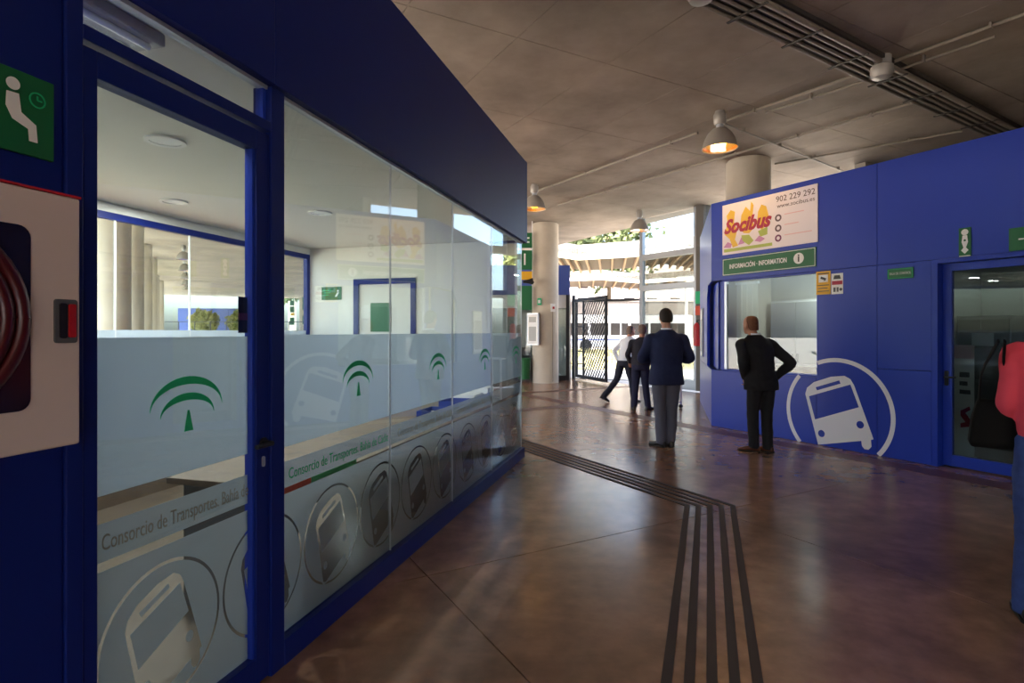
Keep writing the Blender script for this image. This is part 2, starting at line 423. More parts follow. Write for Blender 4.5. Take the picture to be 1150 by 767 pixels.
MB().box(-3.6, -.6, 3.0, 3.06, .75, 2.68).build('rear_wall', 'white_paint', wb)
MB().box(4.67, 4.73, -.03, 3.1, 2.655, 3.66).build('fascia_panel', 'blue_left', wb)
MB().box(-3.6, 4.67, 3.06, 3.12, 2.60, 3.66).build('fascia_panel', 'blue_left', wb)
co = empty('ceiling_office', LO, LROT); tag(co, 'white plaster ceiling inside the booth', 'ceiling', kind='structure')
MB().box(-3.6, 4.66, .052, 3.055, 2.685, 2.78).build('ceiling_board', 'white_paint', co)
fo = empty('floor_office', LO, LROT); tag(fo, 'tan floor inside the booth', 'floor', kind='structure')
MB().box(-3.54, 4.6, .08, 3.0, .0005, .010).build('floor_board', 'office_floor', fo)
w3 = empty('window_3', LO, LROT); tag(w3, 'rear booth windows with blue frames looking onto the sunlit columns', 'window', kind='structure')
MB().box(-.6, 4.61, 3.0, 3.06, 2.54, 2.60).build('window_frame', 'blue_left', w3)
MB().box(4.55, 4.61, 3.0, 3.06, .75, 2.54).build('window_frame', 'blue_left', w3)
MB().box(-.6, 4.61, 3.0, 3.06, 2.60, 2.68).build('window_head', 'white_paint', w3)
bx = [-.6, .7, 1.78, 2.60, 3.42, 4.55]
for i in range(5):
    MB().box(bx[i] + .002, bx[i + 1] - .002, 3.02, 3.03, .75, 2.54).build('glass_pane', 'glass_clear', w3)
    if i < 4: MB().box(bx[i + 1] - .006, bx[i + 1] + .006, 3.018, 3.034, .75, 2.54).build('pane_joint', 'white_gloss', w3)
    decal('frosted_film', [rect(bx[i] + .004, bx[i + 1] - .004, .75, 1.565)], 'frost', w3, 3.0185, .001)
d3 = empty('door_3', LO, LROT); tag(d3, 'blue framed inner door in the end wall of the booth', 'door', kind='structure')
MB().box(4.585, 4.66, 2.25, 2.32, .01, 2.25).box(4.585, 4.66, 1.42, 1.49, .01, 2.25).box(4.585, 4.66, 1.49, 2.25, 2.18, 2.25).build('door_frame', 'blue_left', d3)
MB().box(4.62, 4.65, 1.49, 2.25, .01, 2.18).build('door_leaf', 'white_paint', d3)
MB().box(4.612, 4.62, 1.78, 2.08, 1.55, 1.93).build('notice', 'sign_green', d3)
# office luminaires
def downlight(x, y, label):
    t = empty('downlight', Vector(LO) + Matrix.Rotation(LROT, 3, 'Z') @ Vector((x, y, 2.684))); tag(t, label, 'downlight', 'round downlights in the booth ceiling')
    MB().lathe([(.085, 0), (.11, 0), (.11, -.012), (.085, -.012), (.085, 0)], n=28, cap=False).build('ring', 'white_gloss', t, smooth=True)
    MB().lathe([(.001, -.004), (.084, -.004), (.084, -.001), (.001, -.001)], n=28).build('diffuser', 'sign_white', t)
    ld = bpy.data.lights.new('downlight_fill', 'AREA'); ld.shape = 'DISK'; ld.size = .16; ld.energy = 14; ld.color = (1, .98, .92)  # fill light added to brighten the booth, though the downlight looks unlit
    lo = bpy.data.objects.new('downlight_fill', ld); C.objects.link(lo); lo.parent = t; lo.location = (0, 0, -.014)
def Lp(x, y, z=0): return Vector(LO) + Matrix.Rotation(LROT, 3, 'Z') @ Vector((x, y, z))
downlight(.535, 1.15, 'round white downlight, nearer one above the frosted door')
downlight(1.82, 2.42, 'round white downlight nearer the rear booth window')
downlight(2.57, 1.47, 'round white downlight seen through the first tall pane')
lu = empty('ceiling_light', Lp(-1.05, .21, 2.684), LROT); tag(lu, 'long grey fluorescent ceiling light above the door transom', 'ceiling light')
MB().box(-.62, .62, -.085, .085, -.05, 0).build('housing', 'lamp_grey', lu, bevel=.008)
MB().tube([(-.58, -.045, -.062), (.58, -.045, -.062)], .013).build('lamp_tube', 'white_gloss', lu, smooth=True)
MB().tube([(-.58, .045, -.062), (.58, .045, -.062)], .013).build('lamp_tube', 'white_gloss', lu, smooth=True)
ld = bpy.data.lights.new('tube_fill', 'AREA'); ld.shape = 'RECTANGLE'; ld.size = 1.1; ld.size_y = .16; ld.energy = 5; ld.color = (.96, 1, .98)  # added fill for the booth; the tubes themselves look off
lo = bpy.data.objects.new('tube_fill', ld); C.objects.link(lo); lo.parent = lu; lo.location = (0, 0, -.08)
# desk behind the panes
dk = empty('office_desk', Lp(2.3, .55), LROT); tag(dk, 'long wooden office desk right behind the frosted panes', 'desk')
MB().box(-1.95, 2.0, -.42, .40, .71, .745).build('desk_top', 'wood_desk', dk, bevel=.003)
for x in (-1.85, 0, 1.8): MB().box(x - .02, x + .02, -.36, .36, .012, .71).build('leg', 'grey_dark', dk)
MB().box(-1.83, 1.78, .30, .32, .25, .71).build('modesty_panel', 'grey_dark', dk)
for i, (x, w, d_, h_, m, nm, lb) in enumerate(((1.06, .32, .24, .10, 'tray_blue', 'letter_tray', 'blue letter tray on the office desk'),
                                              (1.47, .34, .26, .12, 'paper', 'paper_stack', 'stack of white papers on the office desk'),
                                              (.55, .34, .25, .07, 'tray_blue', 'letter_tray', 'flat blue letter tray at the near end of the papers'),
                                              (1.84, .26, .3, .16, 'paper', 'paper_box', 'white paper box at the far end of the office desk'))):
    t = empty(nm, Lp(2.3 + x, .40, .7455), LROT); tag(t, lb, nm.split('_')[-1])
    if nm == 'letter_tray':
        MB().box(-w / 2, w / 2, -d_ / 2, d_ / 2, 0, .006).box(-w / 2, w / 2, d_ / 2 - .006, d_ / 2, .006, h_).box(-w / 2, -w / 2 + .006, -d_ / 2, d_ / 2 - .006, .006, h_).box(w / 2 - .006, w / 2, -d_ / 2, d_ / 2 - .006, .006, h_).build('tray', m, t)
        MB().box(-w / 2 + .02, w / 2 - .02, -d_ / 2 + .01, d_ / 2 - .02, .006, .03).build('papers', 'paper', t)
    else:
        MB().box(-w / 2, w / 2, -d_ / 2, d_ / 2, 0, h_ * .55).build('lower_sheets', m, t)
        MB().box(-w / 2 + .02, w / 2 - .005, -d_ / 2 + .012, d_ / 2 - .01, h_ * .55, h_).build('upper_sheets', m, t)
sg = empty('sign_plate', Lp(4.608, 2.66, 1.98), LROT - PI / 2); tag(sg, 'small green sign plate on the white booth end wall', 'sign')
MB().box(-.15, .15, -.008, .0, 0, .175).build('plate', 'sign_green', sg)
decal('lines', [rect(-.13, .0, .12, .135), rect(-.13, -.02, .09, .102), rect(-.13, -.04, .06, .072)], 'logo_green', sg, -.0095)
decal('arrow', [[(.05, .04), (.08, .04), (.12, .10), (.09, .10)], circ(.10, .12, .014, 12)], 'sign_white', sg, -.0095)

# hose cabinet and waiting sign on the left wall
hc = empty('fire_hose_cabinet', Lp(-1.30, -.001, 1.234), LROT); tag(hc, 'white fire hose cabinet with red reel behind dark window', 'cabinet')
MB().box(-.35, .351, -.12, 0, 0, .69).build('body', 'cabinet_white', hc, bevel=.006)
MB().box(-.352, .353, -.121, 0, .6905, .697).build('top_trim', 'red', hc)
wp = rrect(-.30, .218, .112, .59, .03)
fr = MB().wallprism(wp, -.124, -.1195).build('window', 'dark_glass', hc)
pts = []
for k in range(5):
    r = .235 - k * .038
    rl = MB(); n = 40
    rl.tube([(-.04 + r * math.cos(2 * PI * i / n), -.128, .35 + r * math.sin(2 * PI * i / n)) for i in range(n + 1)], (.019), 8)
    rl.build('hose_coil', 'reel_red', hc, smooth=True)
hb = MB().wallprism(rrect(.278, .338, .285, .405, .008), -.127, -.12).build('latch_plate', 'grey_dark', hc)
MB().wallprism(rrect(.312, .330, .30, .392, .004), -.133, -.127).build('latch_lever', 'red', hb)
MB().wallprism(rrect(.288, .308, .298, .394, .006), -.130, -.1265).build('latch_recess', 'black', hb)
pb = empty('alarm_button', Lp(-1.33, -.001, 1.06), LROT); tag(pb, 'red alarm button box just below the hose cabinet', 'alarm button')
MB().box(-.05, .19, -.045, 0, .04, .15).build('housing', 'red', pb, bevel=.006)
MB().box(0, .1, -.049, -.044, .06, .13).build('button_plate', 'sign_white', pb)
ws = empty('waiting_sign', Lp(-1.07, -.001, 2.04), LROT); tag(ws, 'green waiting area sign with white seated figure and clock', 'sign')
MB().box(-.13, .128, -.012, 0, 0, .225).build('plate', 'sign_green', ws, bevel=.002)
decal('seated_figure', [circ(.020, .183, .017, 20), [(.004, .158), (.034, .16), (.040, .112), (.078, .088), (.082, .04), (.060, .04), (.058, .072), (.018, .088), (.002, .12)]], 'sign_white', ws, -.0135)
decal('clock', [circ(.082, .160, .022, 24), circ(.082, .160, .018, 24), [(.080, .160), (.084, .160), (.084, .172), (.080, .172)], [(.084, .158), (.094, .158), (.094, .162), (.084, .162)]], 'logo_green', ws, -.0135)

# ------------------------------------------------------------------ RIGHT BUILDING
wr = empty('wall_right', RO, RROT); tag(wr, 'bright blue panelled front of the ticket building', 'wall', kind='structure')
for a, b, c, d in ((0, 2.608, 2.38, 3.66), (2.608, 5.2, 2.38, 3.66), (5.2, 8.5, 2.38, 3.66), (0, 1.815, 0, .925), (1.815, 2.608, 0, 2.38),
                   (2.608, 3.21, 1.09, 2.38), (2.608, 3.21, 0, 1.09), (4.40, 6.2, 0, 2.38), (6.2, 8.5, 0, 2.38)):
    pan(wr, 'blue_panel', a, b, c, d, 0, .05)
for a, b, c, d in ((.20, 8.43, 2.40, 3.65), (.30, 1.80, .012, .90), (1.83, 3.20, .012, 2.40), (4.41, 8.43, .012, 2.40)): MB().box(a, b, .051, .058, c, d).build('leak_backing', 'black', wr)  # hidden black sheets added to stop room light leaking through panel joints
we = empty('wall_right_end', RO, LROT); tag(we, 'slanted blue end wall of the ticket building', 'wall', kind='structure')
# local x runs away from the camera along the end wall; outside is +y
for a, b, c, d in ((.004, 3.5, 2.38, 3.66), (1.1, 3.5, .925, 2.38), (.004, 3.5, 0, .925)):
    MB().box(a, b - .002, -.05, 0, c + .002, d - .002).build('wall_panel', 'blue_panel', we, bevel=.004)
MB().wallprism([(1.1, 2.38), (1.1, 2.18), (.85, 2.38)], -.05, 0).build('corner_gusset', 'blue_panel', we)
MB().box(.06, 1.1, -.14, -.11, .925, 2.38).build('reveal', 'blue_panel', we)
wv = empty('wall_ticket_room', RO, RROT); tag(wv, 'plain inner walls of the ticket room', 'wall', kind='structure')
MB().box(-2.42, 8.5, 2.5, 2.6, 0, 2.6).build('rear_wall', 'white_paint', wv)
MB().box(2.66, 2.72, .30, 2.49, 0, 2.6).build('partition', 'white_paint', wv)
MB().prism([(.15, .06), (8.5, .06), (8.5, 2.6), (-2.42, 2.6), (-2.42, 2.48)], 2.6, 2.68).build('room_ceiling', 'white_paint', wv)
MB().prism([(.3, .25), (8.43, .25), (8.43, 2.49), (-2.0, 2.49)], .0005, .01).build('room_floor', 'grey_dark', wv)
MB().box(8.44, 8.5, .06, 2.5, 0, 2.6).build('side_wall', 'white_paint', wv)
w2 = empty('window_2', RO, RROT); tag(w2, 'ticket counter window recessed in the blue wall under the bus company sign', 'window', kind='structure')
MB().box(.235, 1.80, .10, .11, .95, 2.36).build('glass_pane', 'glass_clear', w2)
MB().box(.19, .235, .085, .13, .925, 2.38).build('mullion', 'alu', w2)
MB().box(1.79, 1.815, .05, .13, .925, 2.38).build('jamb', 'blue_panel', w2)
MB().box(.19, 1.79, .05, .30, .905, .945).build('sill', 'blue_panel', w2)
MB().box(.19, 1.79, .05, .13, 2.36, 2.385).build('window_head', 'blue_panel', w2)
MB().box(.10, .19, .10, .14, .925, 2.38).build('reveal', 'blue_panel', w2)
ck = empty('ticket_counter', Vector(RO) + Matrix.Rotation(RROT, 3, 'Z') @ Vector((1.15, .55, 0)), RROT)
tag(ck, 'dark counter just inside the ticket window', 'counter')
MB().box(-.6, .62, -.25, .28, 1.0, 1.04).build('counter_top', 'grey_dark', ck)
MB().box(-.55, .58, -.22, .24, .012, 1.0).build('counter_body', 'black', ck)
def Rp(x, y, z=0): return Vector(RO) + Matrix.Rotation(RROT, 3, 'Z') @ Vector((x, y, z))
bl = empty('blind', Rp(.45, .30, .95), RROT); tag(bl, 'pale vertical blind behind the left of the ticket window', 'blind')
for k in range(4): MB().box(-.19 + .10 * k, -.095 + .10 * k, -.004, .004, .05, 1.36).build('slat', 'white_paint', bl).rotation_euler = (0, 0, .0)
MB().box(-.20, .22, -.03, .03, 1.36, 1.40).build('head_rail', 'white_gloss', bl)
cpb = empty('cupboard', Rp(.25, 2.15, .011), RROT); tag(cpb, 'tall pale cupboard standing inside the ticket room', 'cupboard')
MB().box(-.5, .5, -.3, .3, 0, 2.1).build('body', 'white_paint', cpb)
for s_ in (-1, 1):
    dd = MB().box(min(s_ * .005, s_ * .49), max(s_ * .005, s_ * .49), -.32, -.301, .05, 2.06).build('door', 'lamp_grey', cpb)
    MB().box(s_ * .05 - .01, s_ * .05 + .01, -.34, -.32, 1.0, 1.15).build('handle', 'grey_dark', dd)
for i, (x, lab) in enumerate(((1.2, 'added light panel brightening the ticket room'), (3.9, 'added light panel brightening the control room'))):
    t = empty('ceiling_light', Rp(x, 1.4, 2.598), RROT); tag(t, lab, 'ceiling light')
    MB().box(-.32, .32, -.32, .32, -.02, 0).build('frame', 'white_gloss', t)
    MB().box(-.29, .29, -.29, .29, -.024, -.019).build('diffuser', 'sign_white', t)
    ld = bpy.data.lights.new('room_fill', 'AREA'); ld.energy = 11 if i == 0 else 1.5; ld.size = .56; ld.color = (.94, 1, .98)  # lamps added to brighten the rooms behind the glass
    lo = bpy.data.objects.new('room_fill', ld); C.objects.link(lo); lo.parent = t; lo.location = (0, 0, -.03)
mc = empty('equipment_cabinet', Rp(3.05, 1.95, .011), RROT); tag(mc, 'dark equipment cabinet deep inside the control room', 'cabinet')
MB().box(-.30, .30, -.25, .25, 0, 1.75).build('body', 'grey_dark', mc)
md = MB().box(-.28, .28, -.27, -.251, .9, 1.70).build('door', 'black', mc); MB().box(-.12, .12, -.275, -.270, 1.35, 1.52).build('display', 'lamp_grey', md)
# company sign
cs = empty('company_sign', Rp(1.04, -.001, 2.78), RROT); tag(cs, 'white bus company signboard with red brush lettering over yellow map', 'sign')
MB().box(-.805, .80, -.014, 0, 0, .80).build('board', 'poster_white', cs, bevel=.002)
YS = -.0155
decal('map_blob', [[(-.76, .33), (-.70, .50), (-.72, .62), (-.64, .70), (-.56, .66), (-.58, .50), (-.52, .36), (-.56, .22), (-.50, .12), (-.60, .10), (-.66, .24)]], 'poster_yellow', cs, YS)
decal('map_blob', [[(-.46, .40), (-.44, .58), (-.36, .70), (-.28, .62), (-.26, .76), (-.22, .70), (-.24, .50), (-.20, .36), (-.30, .28), (-.40, .30)]], 'poster_yellow', cs, YS)
decal('map_blob', [[(-.16, .40), (-.14, .58), (-.08, .68), (0, .64), (.04, .50), (.02, .36), (-.08, .30)]], 'poster_yellow', cs, YS)
for q_ in ([(-.44, .27), (-.30, .26), (-.22, .16), (-.30, .10), (-.42, .18)], [(-.14, .29), (.02, .33), (.02, .22), (-.10, .20)]): decal('map_blob', [q_], 'poster_lime', cs, YS)
for q_ in ([(-.78, .12), (-.70, .20), (-.62, .16), (-.64, .10)], [(-.50, .13), (-.44, .24), (-.38, .14)], [(-.2, .15), (-.12, .22), (-.02, .16), (-.1, .12)]): decal('map_blob', [q_], 'poster_violet', cs, YS)
decal('ground_strip', [[(-.77, .04), (.10, .04), (.10, .085), (-.77, .09)]], 'poster_lime', cs, YS)
text('lettering', 'Socibus', .30, 'script_red', cs, -.77, -.0175, .43, shear=.35, width=.86, bold=.012)
text('phone_number', '902 229 292', .12, 'text_grey', cs, .16, YS, .70, width=.60)
text('web_address', 'www.socibus.es', .085, 'text_grey', cs, .18, YS, .60, width=.58)
for z, m in ((.43, 'text_grey'), (.28, 'text_grey'), (.135, 'purple')):
    decal('round_icon', [circ(.20, z, .052, 24), circ(.20, z, .028, 20)], m, cs, YS)
for z, w in ((.46, .30), (.31, .22), (.16, .42)): decal('small_print', [rect(.30, .30 + w, z, z + .012)], 'poster_pink', cs, YS)
gi = empty('information_sign', Rp(1.03, -.001, 2.445), RROT); tag(gi, 'long green information sign with white letter i above ticket window', 'sign')
MB().box(-.795, .785, -.012, 0, 0, .272).build('plate', 'sign_green', gi, bevel=.002)
decal('border', [rect(-.785, .775, .010, .262), rect(-.777, .767, .018, .254)], 'sign_white', gi, -.0135)
text('lettering', 'INFORMACIÓN · INFORMATION', .10, 'sign_white', gi, -.66, -.0135, .135, width=1.0, bold=.002)
decal('round_icon', [circ(.53, .14, .078, 32)], 'sign_white', gi, -.0135)
text('letter_i', 'i', .15, 'black', gi, .53, -.0150, .14, align='CENTER', bold=.004)
cy = empty('camera_notice', Rp(1.915, -.001, 2.055), RROT); tag(cy, 'yellow video surveillance notice right of the ticket window', 'sign')
MB().box(-.10, .10, -.005, 0, 0, .315).build('plate', 'yellow_sign', cy)
decal('camera_panel', [rect(-.065, .065, .165, .265)], 'sign_white', cy, -.0065)
decal('camera_icon', [[(-.04, .215), (.03, .19), (.045, .215), (-.03, .245)], [(.0, .18), (.035, .185), (.03, .20)]], 'black', cy, -.0080)
for q_ in (rect(-.08, .08, .275, .29), rect(-.08, .08, .12, .13), rect(-.08, .06, .08, .09), rect(-.08, .08, .04, .05)): decal('small_print', [q_], 'grey_dark', cy, -.0065)
cn = empty('smoking_notice', Rp(2.105, -.001, 2.05), RROT); tag(cn, 'small white notice with dark cap and red band beside yellow notice', 'sign')
MB().box(-.078, .078, -.005, 0, 0, .275).build('plate', 'sign_white', cn)
decal('dark_shape', [[(-.05, .20), (.05, .20), (.035, .25), (-.035, .25)]], 'black', cn, -.0065)
decal('red_band', [rect(-.07, .07, .125, .175)], 'script_red', cn, -.0065)
decal('small_icons', [rect(-.05, -.02, .03, .09), rect(-.005, .02, .03, .09), circ(.05, .06, .02, 14)], 'grey_dark', cn, -.0065)
# bus pictogram on the wall
bp_ = empty('bus_pictogram', Rp(0, -.001, 0), RROT); tag(bp_, 'large white bus pictogram in a ring painted on blue wall', 'pictogram')
def ring(a0, a1, n=40):
    r0, r1, c = .675, .730, (2.095, .470)
    q = [(c[0] + r1 * math.cos(math.radians(a0 + (a1 - a0) * i / n)), c[1] + r1 * math.sin(math.radians(a0 + (a1 - a0) * i / n))) for i in range(n + 1)]
    return q + [(c[0] + r0 * math.cos(math.radians(a1 + (a0 - a1) * i / n)), c[1] + r0 * math.sin(math.radians(a1 + (a0 - a1) * i / n))) for i in range(n + 1)]
decal('ring', [ring(-41, 112)], 'vinyl_white', bp_, -.0015)
decal('ring', [ring(139, 222, 24)], 'vinyl_white', bp_, -.0015)
bb = [(x, max(z, .004)) for x, z in BODY]
decal('bus_front', [bb, WIND, SLOT] + HEAD, 'vinyl_white', bp_, -.0015)
# control room door
d2 = empty('door_2', RO, RROT); tag(d2, 'blue framed glass door of the control room at the right', 'door', kind='structure')
MB().box(3.21, 3.27, .0, .20, 0, 2.38).build('door_jamb', 'blue_panel', d2)
MB().box(4.34, 4.40, .0, .20, 0, 2.38).build('door_jamb', 'blue_panel', d2)
MB().box(3.27, 4.34, .0, .20, 2.335, 2.38).build('door_head', 'blue_panel', d2)
y0, y1 = .11, .17
MB().box(3.272, 3.365, y0, y1, .012, 2.33).build('stile', 'blue_panel', d2, bevel=.004)
MB().box(4.245, 4.338, y0, y1, .012, 2.33).build('stile', 'blue_panel', d2, bevel=.004)
MB().box(3.365, 4.245, y0, y1, 2.245, 2.33).build('rail', 'blue_panel', d2, bevel=.004)
MB().box(3.365, 4.245, y0, y1, .012, .14).build('rail', 'blue_panel', d2, bevel=.004)
MB().box(3.365, 4.245, .135, .143, .14, 2.245).build('glass_pane', 'glass_dark', d2)
hd = MB().tube([(3.315, .11, 1.03), (3.315, .05, 1.03), (3.43, .048, 1.032)], .011).build('door_handle', 'black', d2, smooth=True)
MB().wallprism(rrect(3.295, 3.335, .93, 1.10, .01), .100, .1095).build('handle_plate', 'black', hd)
ru = empty('roll_up_banner', Rp(3.26, .50, .012), RROT); tag(ru, 'white roll-up banner with red letters behind the control room door', 'banner')
MB().box(-.18, .18, -.05, .05, 0, .07).build('base', 'alu', ru)
MB().box(-.165, .165, -.003, .003, .07, 1.38).build('sheet', 'sign_white', ru)
MB().box(-.165, .165, -.005, .005, 1.22, 1.38).build('header', 'poster_pink', ru)
decal('red_letter', [[(.03, .60), (.12, .66), (.13, .62), (.08, .58), (.13, .50), (.12, .42), (.03, .40), (.03, .45), (.08, .47), (.03, .54)]], 'script_red', ru, -.0045)
for q_ in (rect(.02, .12, 1.0, 1.06), rect(.02, .10, .90, .95), rect(.02, .13, .80, .85)): decal('dark_line', [q_], 'grey_dark', ru, -.0045)
def plate(name, x, z, w, h_, label, deco):
    t = empty(name, Rp(x, -.001, z), RROT); tag(t, label, 'sign')
    MB().box(-w / 2, w / 2, -.008, 0, 0, h_).build('plate', 'sign_green', t); deco(t); return t
def dc(t):
    decal('border', [rect(-.137, .137, .008, .122), rect(-.131, .131, .014, .116)], 'logo_green', t, -.0095)
    text('lettering', 'SALA DE CONTROL', .042, 'sign_white', t, 0, -.0095, .065, align='CENTER', width=.24)
plate('room_sign', 2.878, 2.19, .29, .13, 'narrow green room sign left of the control room door', dc)
def dv(t):
    decal('pictogram', [circ(.0, .27, .034, 16), [(-.022, .235), (.022, .235), (.03, .16), (.012, .10), (.035, .07), (.0, .03), (-.035, .07), (-.012, .10), (-.03, .16)], circ(0, .18, .012, 10)], 'sign_white', t, -.0095)
    decal('edge_strip', [rect(-.052, .052, .003, .012)], 'sign_white', t, -.0095)
plate('assembly_sign', 3.54, 2.37 + .012, .115, .32, 'upright green pictogram sign above the control room door', dv)
def dg(t): decal('white_mark', [rect(-.19, -.12, .11, .125)], 'sign_white', t, -.0095)
plate('wide_sign', 4.20, 2.39, .54, .24, 'wide green sign at the right photo edge above the door', dg)
# on the end wall
wp2 = empty('white_panel', Vector(RO) + Matrix.Rotation(LROT, 3, 'Z') @ Vector((2.35, .001, 0)), LROT); tag(wp2, 'narrow white notice panel on the slanted blue end wall', 'panel')
MB().box(-.3, .3, 0, .03, 1.05, 2.02).build('frame', 'alu', wp2); MB().box(-.28, .28, .03, .034, 1.08, 1.99).build('sheet', 'sign_white', wp2)
MB().box(-.25, .25, .034, .035, 1.15, 1.80).build('printed_area', 'lamp_grey', wp2)

# ------------------------------------------------------------------ columns
def column(x, y, label, far=False):
    t = empty('concrete_column', (x, y, 0)); tag(t, label, 'column', 'round concrete columns')
    MB().lathe([(.405, 0), (.405, CEIL - .03)], n=40).build('shaft', 'concrete_column', t, smooth=True)
    MB().lathe([(.375, CEIL - .03), (.375, CEIL + .01)], n=40).build('neck', 'concrete_column', t, smooth=True)
    return t
column(1.02, 17.45, 'round concrete column beside the open gate')
column(4.56, 11.0, 'round concrete column rising behind the ticket building')
ORD = ['nearest', 'second', 'third', 'fourth', 'fifth', 'sixth', 'seventh']
for k in range(1, 8):
    column(1.02 - 3.541 * k, 17.45 + 6.315 * k, ORD[k - 1] + ' round concrete column in the far row with green platform signs')
for i, (x, y) in enumerate(((-9.7, 13.8), (-11.9, 17.7), (-14.1, 21.6), (-16.4, 25.6), (-18.9, 29.5), (-21.0, 33.2), (-23.0, 36.9))):
    column(x, y, ORD[i] + ' tan concrete column of the row seen through the rear booth window')

# ------------------------------------------------------------------ ceiling lamps, conduits, detectors
def make_lamp():
    t = empty('high_bay_lamp', (0, 0, 0))
    MB().lathe([(.07, 0), (.07, -.03)], n=20).build('ceiling_plate', 'galvanised', t, smooth=True)
    MB().lathe([(.075, -.03), (.09, -.05), (.09, -.17), (.07, -.20)], n=24).build('ballast', 'galvanised', t, smooth=True)
    MB().lathe([(.055, -.20), (.055, -.25)], n=20).build('neck', 'alu', t, smooth=True)
    MB().lathe([(.055, -.25), (.11, -.27), (.17, -.33), (.22, -.42), (.25, -.52), (.262, -.56), (.252, -.56), (.24, -.52), (.21, -.42), (.16, -.335), (.10, -.28)], n=32, cap=False).build('shade', 'galvanised', t, smooth=True)
    MB().lathe([(.235, -.51), (.246, -.545)], n=32, cap=False).build('reflector', 'reflector', t, smooth=True)
    MB().ball((0, 0, -.44), (.12, .12, .09)).build('bulb', 'bulb', t, smooth=True)
    MB().lathe([(.001, -.548), (.245, -.548), (.245, -.544), (.001, -.544)], n=32).build('lens', 'glass_clear', t)
    ld = bpy.data.lights.new('lamp_light', 'SPOT'); ld.energy = 14; ld.color = (1, .62, .22); ld.spot_size = math.radians(115); ld.shadow_soft_size = .1
    lo = bpy.data.objects.new('lamp_light', ld); C.objects.link(lo); lo.parent = t; lo.location = (0, 0, -.56)
    return t
lamp0 = make_lamp()
ORD = ['nearest', 'second', 'third', 'fourth', 'fifth', 'sixth', 'seventh']
LB = ['dome ceiling lamp glowing orange above the ticket building sign', 'dome ceiling lamp glowing orange near the booth corner', 'dome ceiling lamp near the glass entrance screen']
spots = [(3.11, 8.53), (.50, 12.76), (3.46, 15.47)]
far_l = [(-12.5 - 2.2 * k, 21.7 + 3.9 * k) for k in range(5)] + [(-9.2, 25.5)]
for i, (x, y) in enumerate(spots + far_l):
    o = lamp0 if i == 0 else copy_tree(lamp0)
    o.location = (x, y, CEIL - .001)
    tag(o, LB[i] if i < 3 else (ORD[i - 3] + ' dome lamp of the hanging row seen through the door glass' if i < 8 else 'single dome lamp seen through the first tall pane'), 'lamp', 'dome ceiling lamps')
def conduit(pts, r, label, m='pipe_grey'):
    a = Vector(pts[0]); t = empty('conduit', a); tag(t, label, 'conduit', 'ceiling conduits')
    q = [Vector(p) - a for p in pts]
    MB().tube(q, r).build('pipe', m, t, smooth=True)
    L_ = (q[-1] - q[0]).length; n = max(2, int(L_ / 1.1)); d = (q[-1] - q[0]) / L_
    rz = math.atan2(d.y, d.x); cl = MB().box(-.012, .012, -r * 1.7, r * 1.7, -r * 1.3, CEIL - a.z - .002).mesh('clip')
    for k in range(n):
        o = link('clip', cl, m, t, q[0] + (q[-1] - q[0]) * (k + .5) / n); o.rotation_euler = (0, 0, rz)
    return t
zc = CEIL - .035
conduit([(.62, 13.2, zc), (3.05, 9.36, zc)], .022, 'grey conduit pipe running between the two orange lamps')
conduit([(3.2, 9.0, zc), (4.50, 7.07, zc), (5.5, 5.5, zc)], .022, 'grey conduit pipe from the orange lamp to the round detector')
conduit([(3.75, 8.42, zc - .03), (4.66, 7.22, zc - .03), (5.3, 6.25, zc - .03)], .018, 'thin slack conduit just under the pipe to the detector')
conduit([(1.2, 14.7, zc), (5.74, 8.11, zc)], .022, 'long grey conduit pipe with a capped end past the lamp')
conduit([(5.12, 11.1, zc), (7.33, 9.28, zc)], .020, 'short grey conduit above the ticket building roof edge')
conduit([(3.3, 8.9, zc - .01), (6.99, 11.77, zc - .01)], .016, 'thin conduit crossing to the ticket building roof')
ta, tb = Vector((1.95, 5.45, 0)), Vector((8.4, 9.55, 0)); td = (tb - ta).normalized(); tn = Vector((-td.y, td.x, 0))
tr = empty('cable_tray', ta + Vector((0, 0, CEIL - .09))); tag(tr, 'dark cable tray carrying several grey pipes across the ceiling', 'cable tray')
MB().bar((0, 0, .06), tb - ta + Vector((0, 0, .06)), .46, .05).build('tray_base', 'tray_dark', tr)
for k in range(5):
    o_ = tn * (-.18 + .09 * k)
    MB().tube([o_ + Vector((0, 0, .012)), tb - ta + o_ + Vector((0, 0, .012))], .020 if k else .032).build('pipe', 'pipe_grey', tr, smooth=True)
for k in range(8):
    c_ = (tb - ta) * ((k + .5) / 8); MB().bar(c_ - tn * .23 + Vector((0, 0, -.018)), c_ + tn * .23 + Vector((0, 0, -.018)), .03, .012).build('strap', 'tray_dark', tr)
def detector(x, y, label):
    t = empty('smoke_detector', (x, y, CEIL - .001)); tag(t, label, 'detector')
    MB().lathe([(.10, 0), (.10, -.10)], n=24).build('back_box', 'lamp_grey', t, smooth=True)
    MB().lathe([(.085, -.10), (.12, -.12), (.125, -.20), (.10, -.25), (.05, -.262)], n=24).build('dome', 'galvanised', t, smooth=True)
detector(4.44, 6.84, 'round grey ceiling detector where the pipes cross')
detector(1.74, 5.25, 'round grey ceiling detector at the top photo edge')

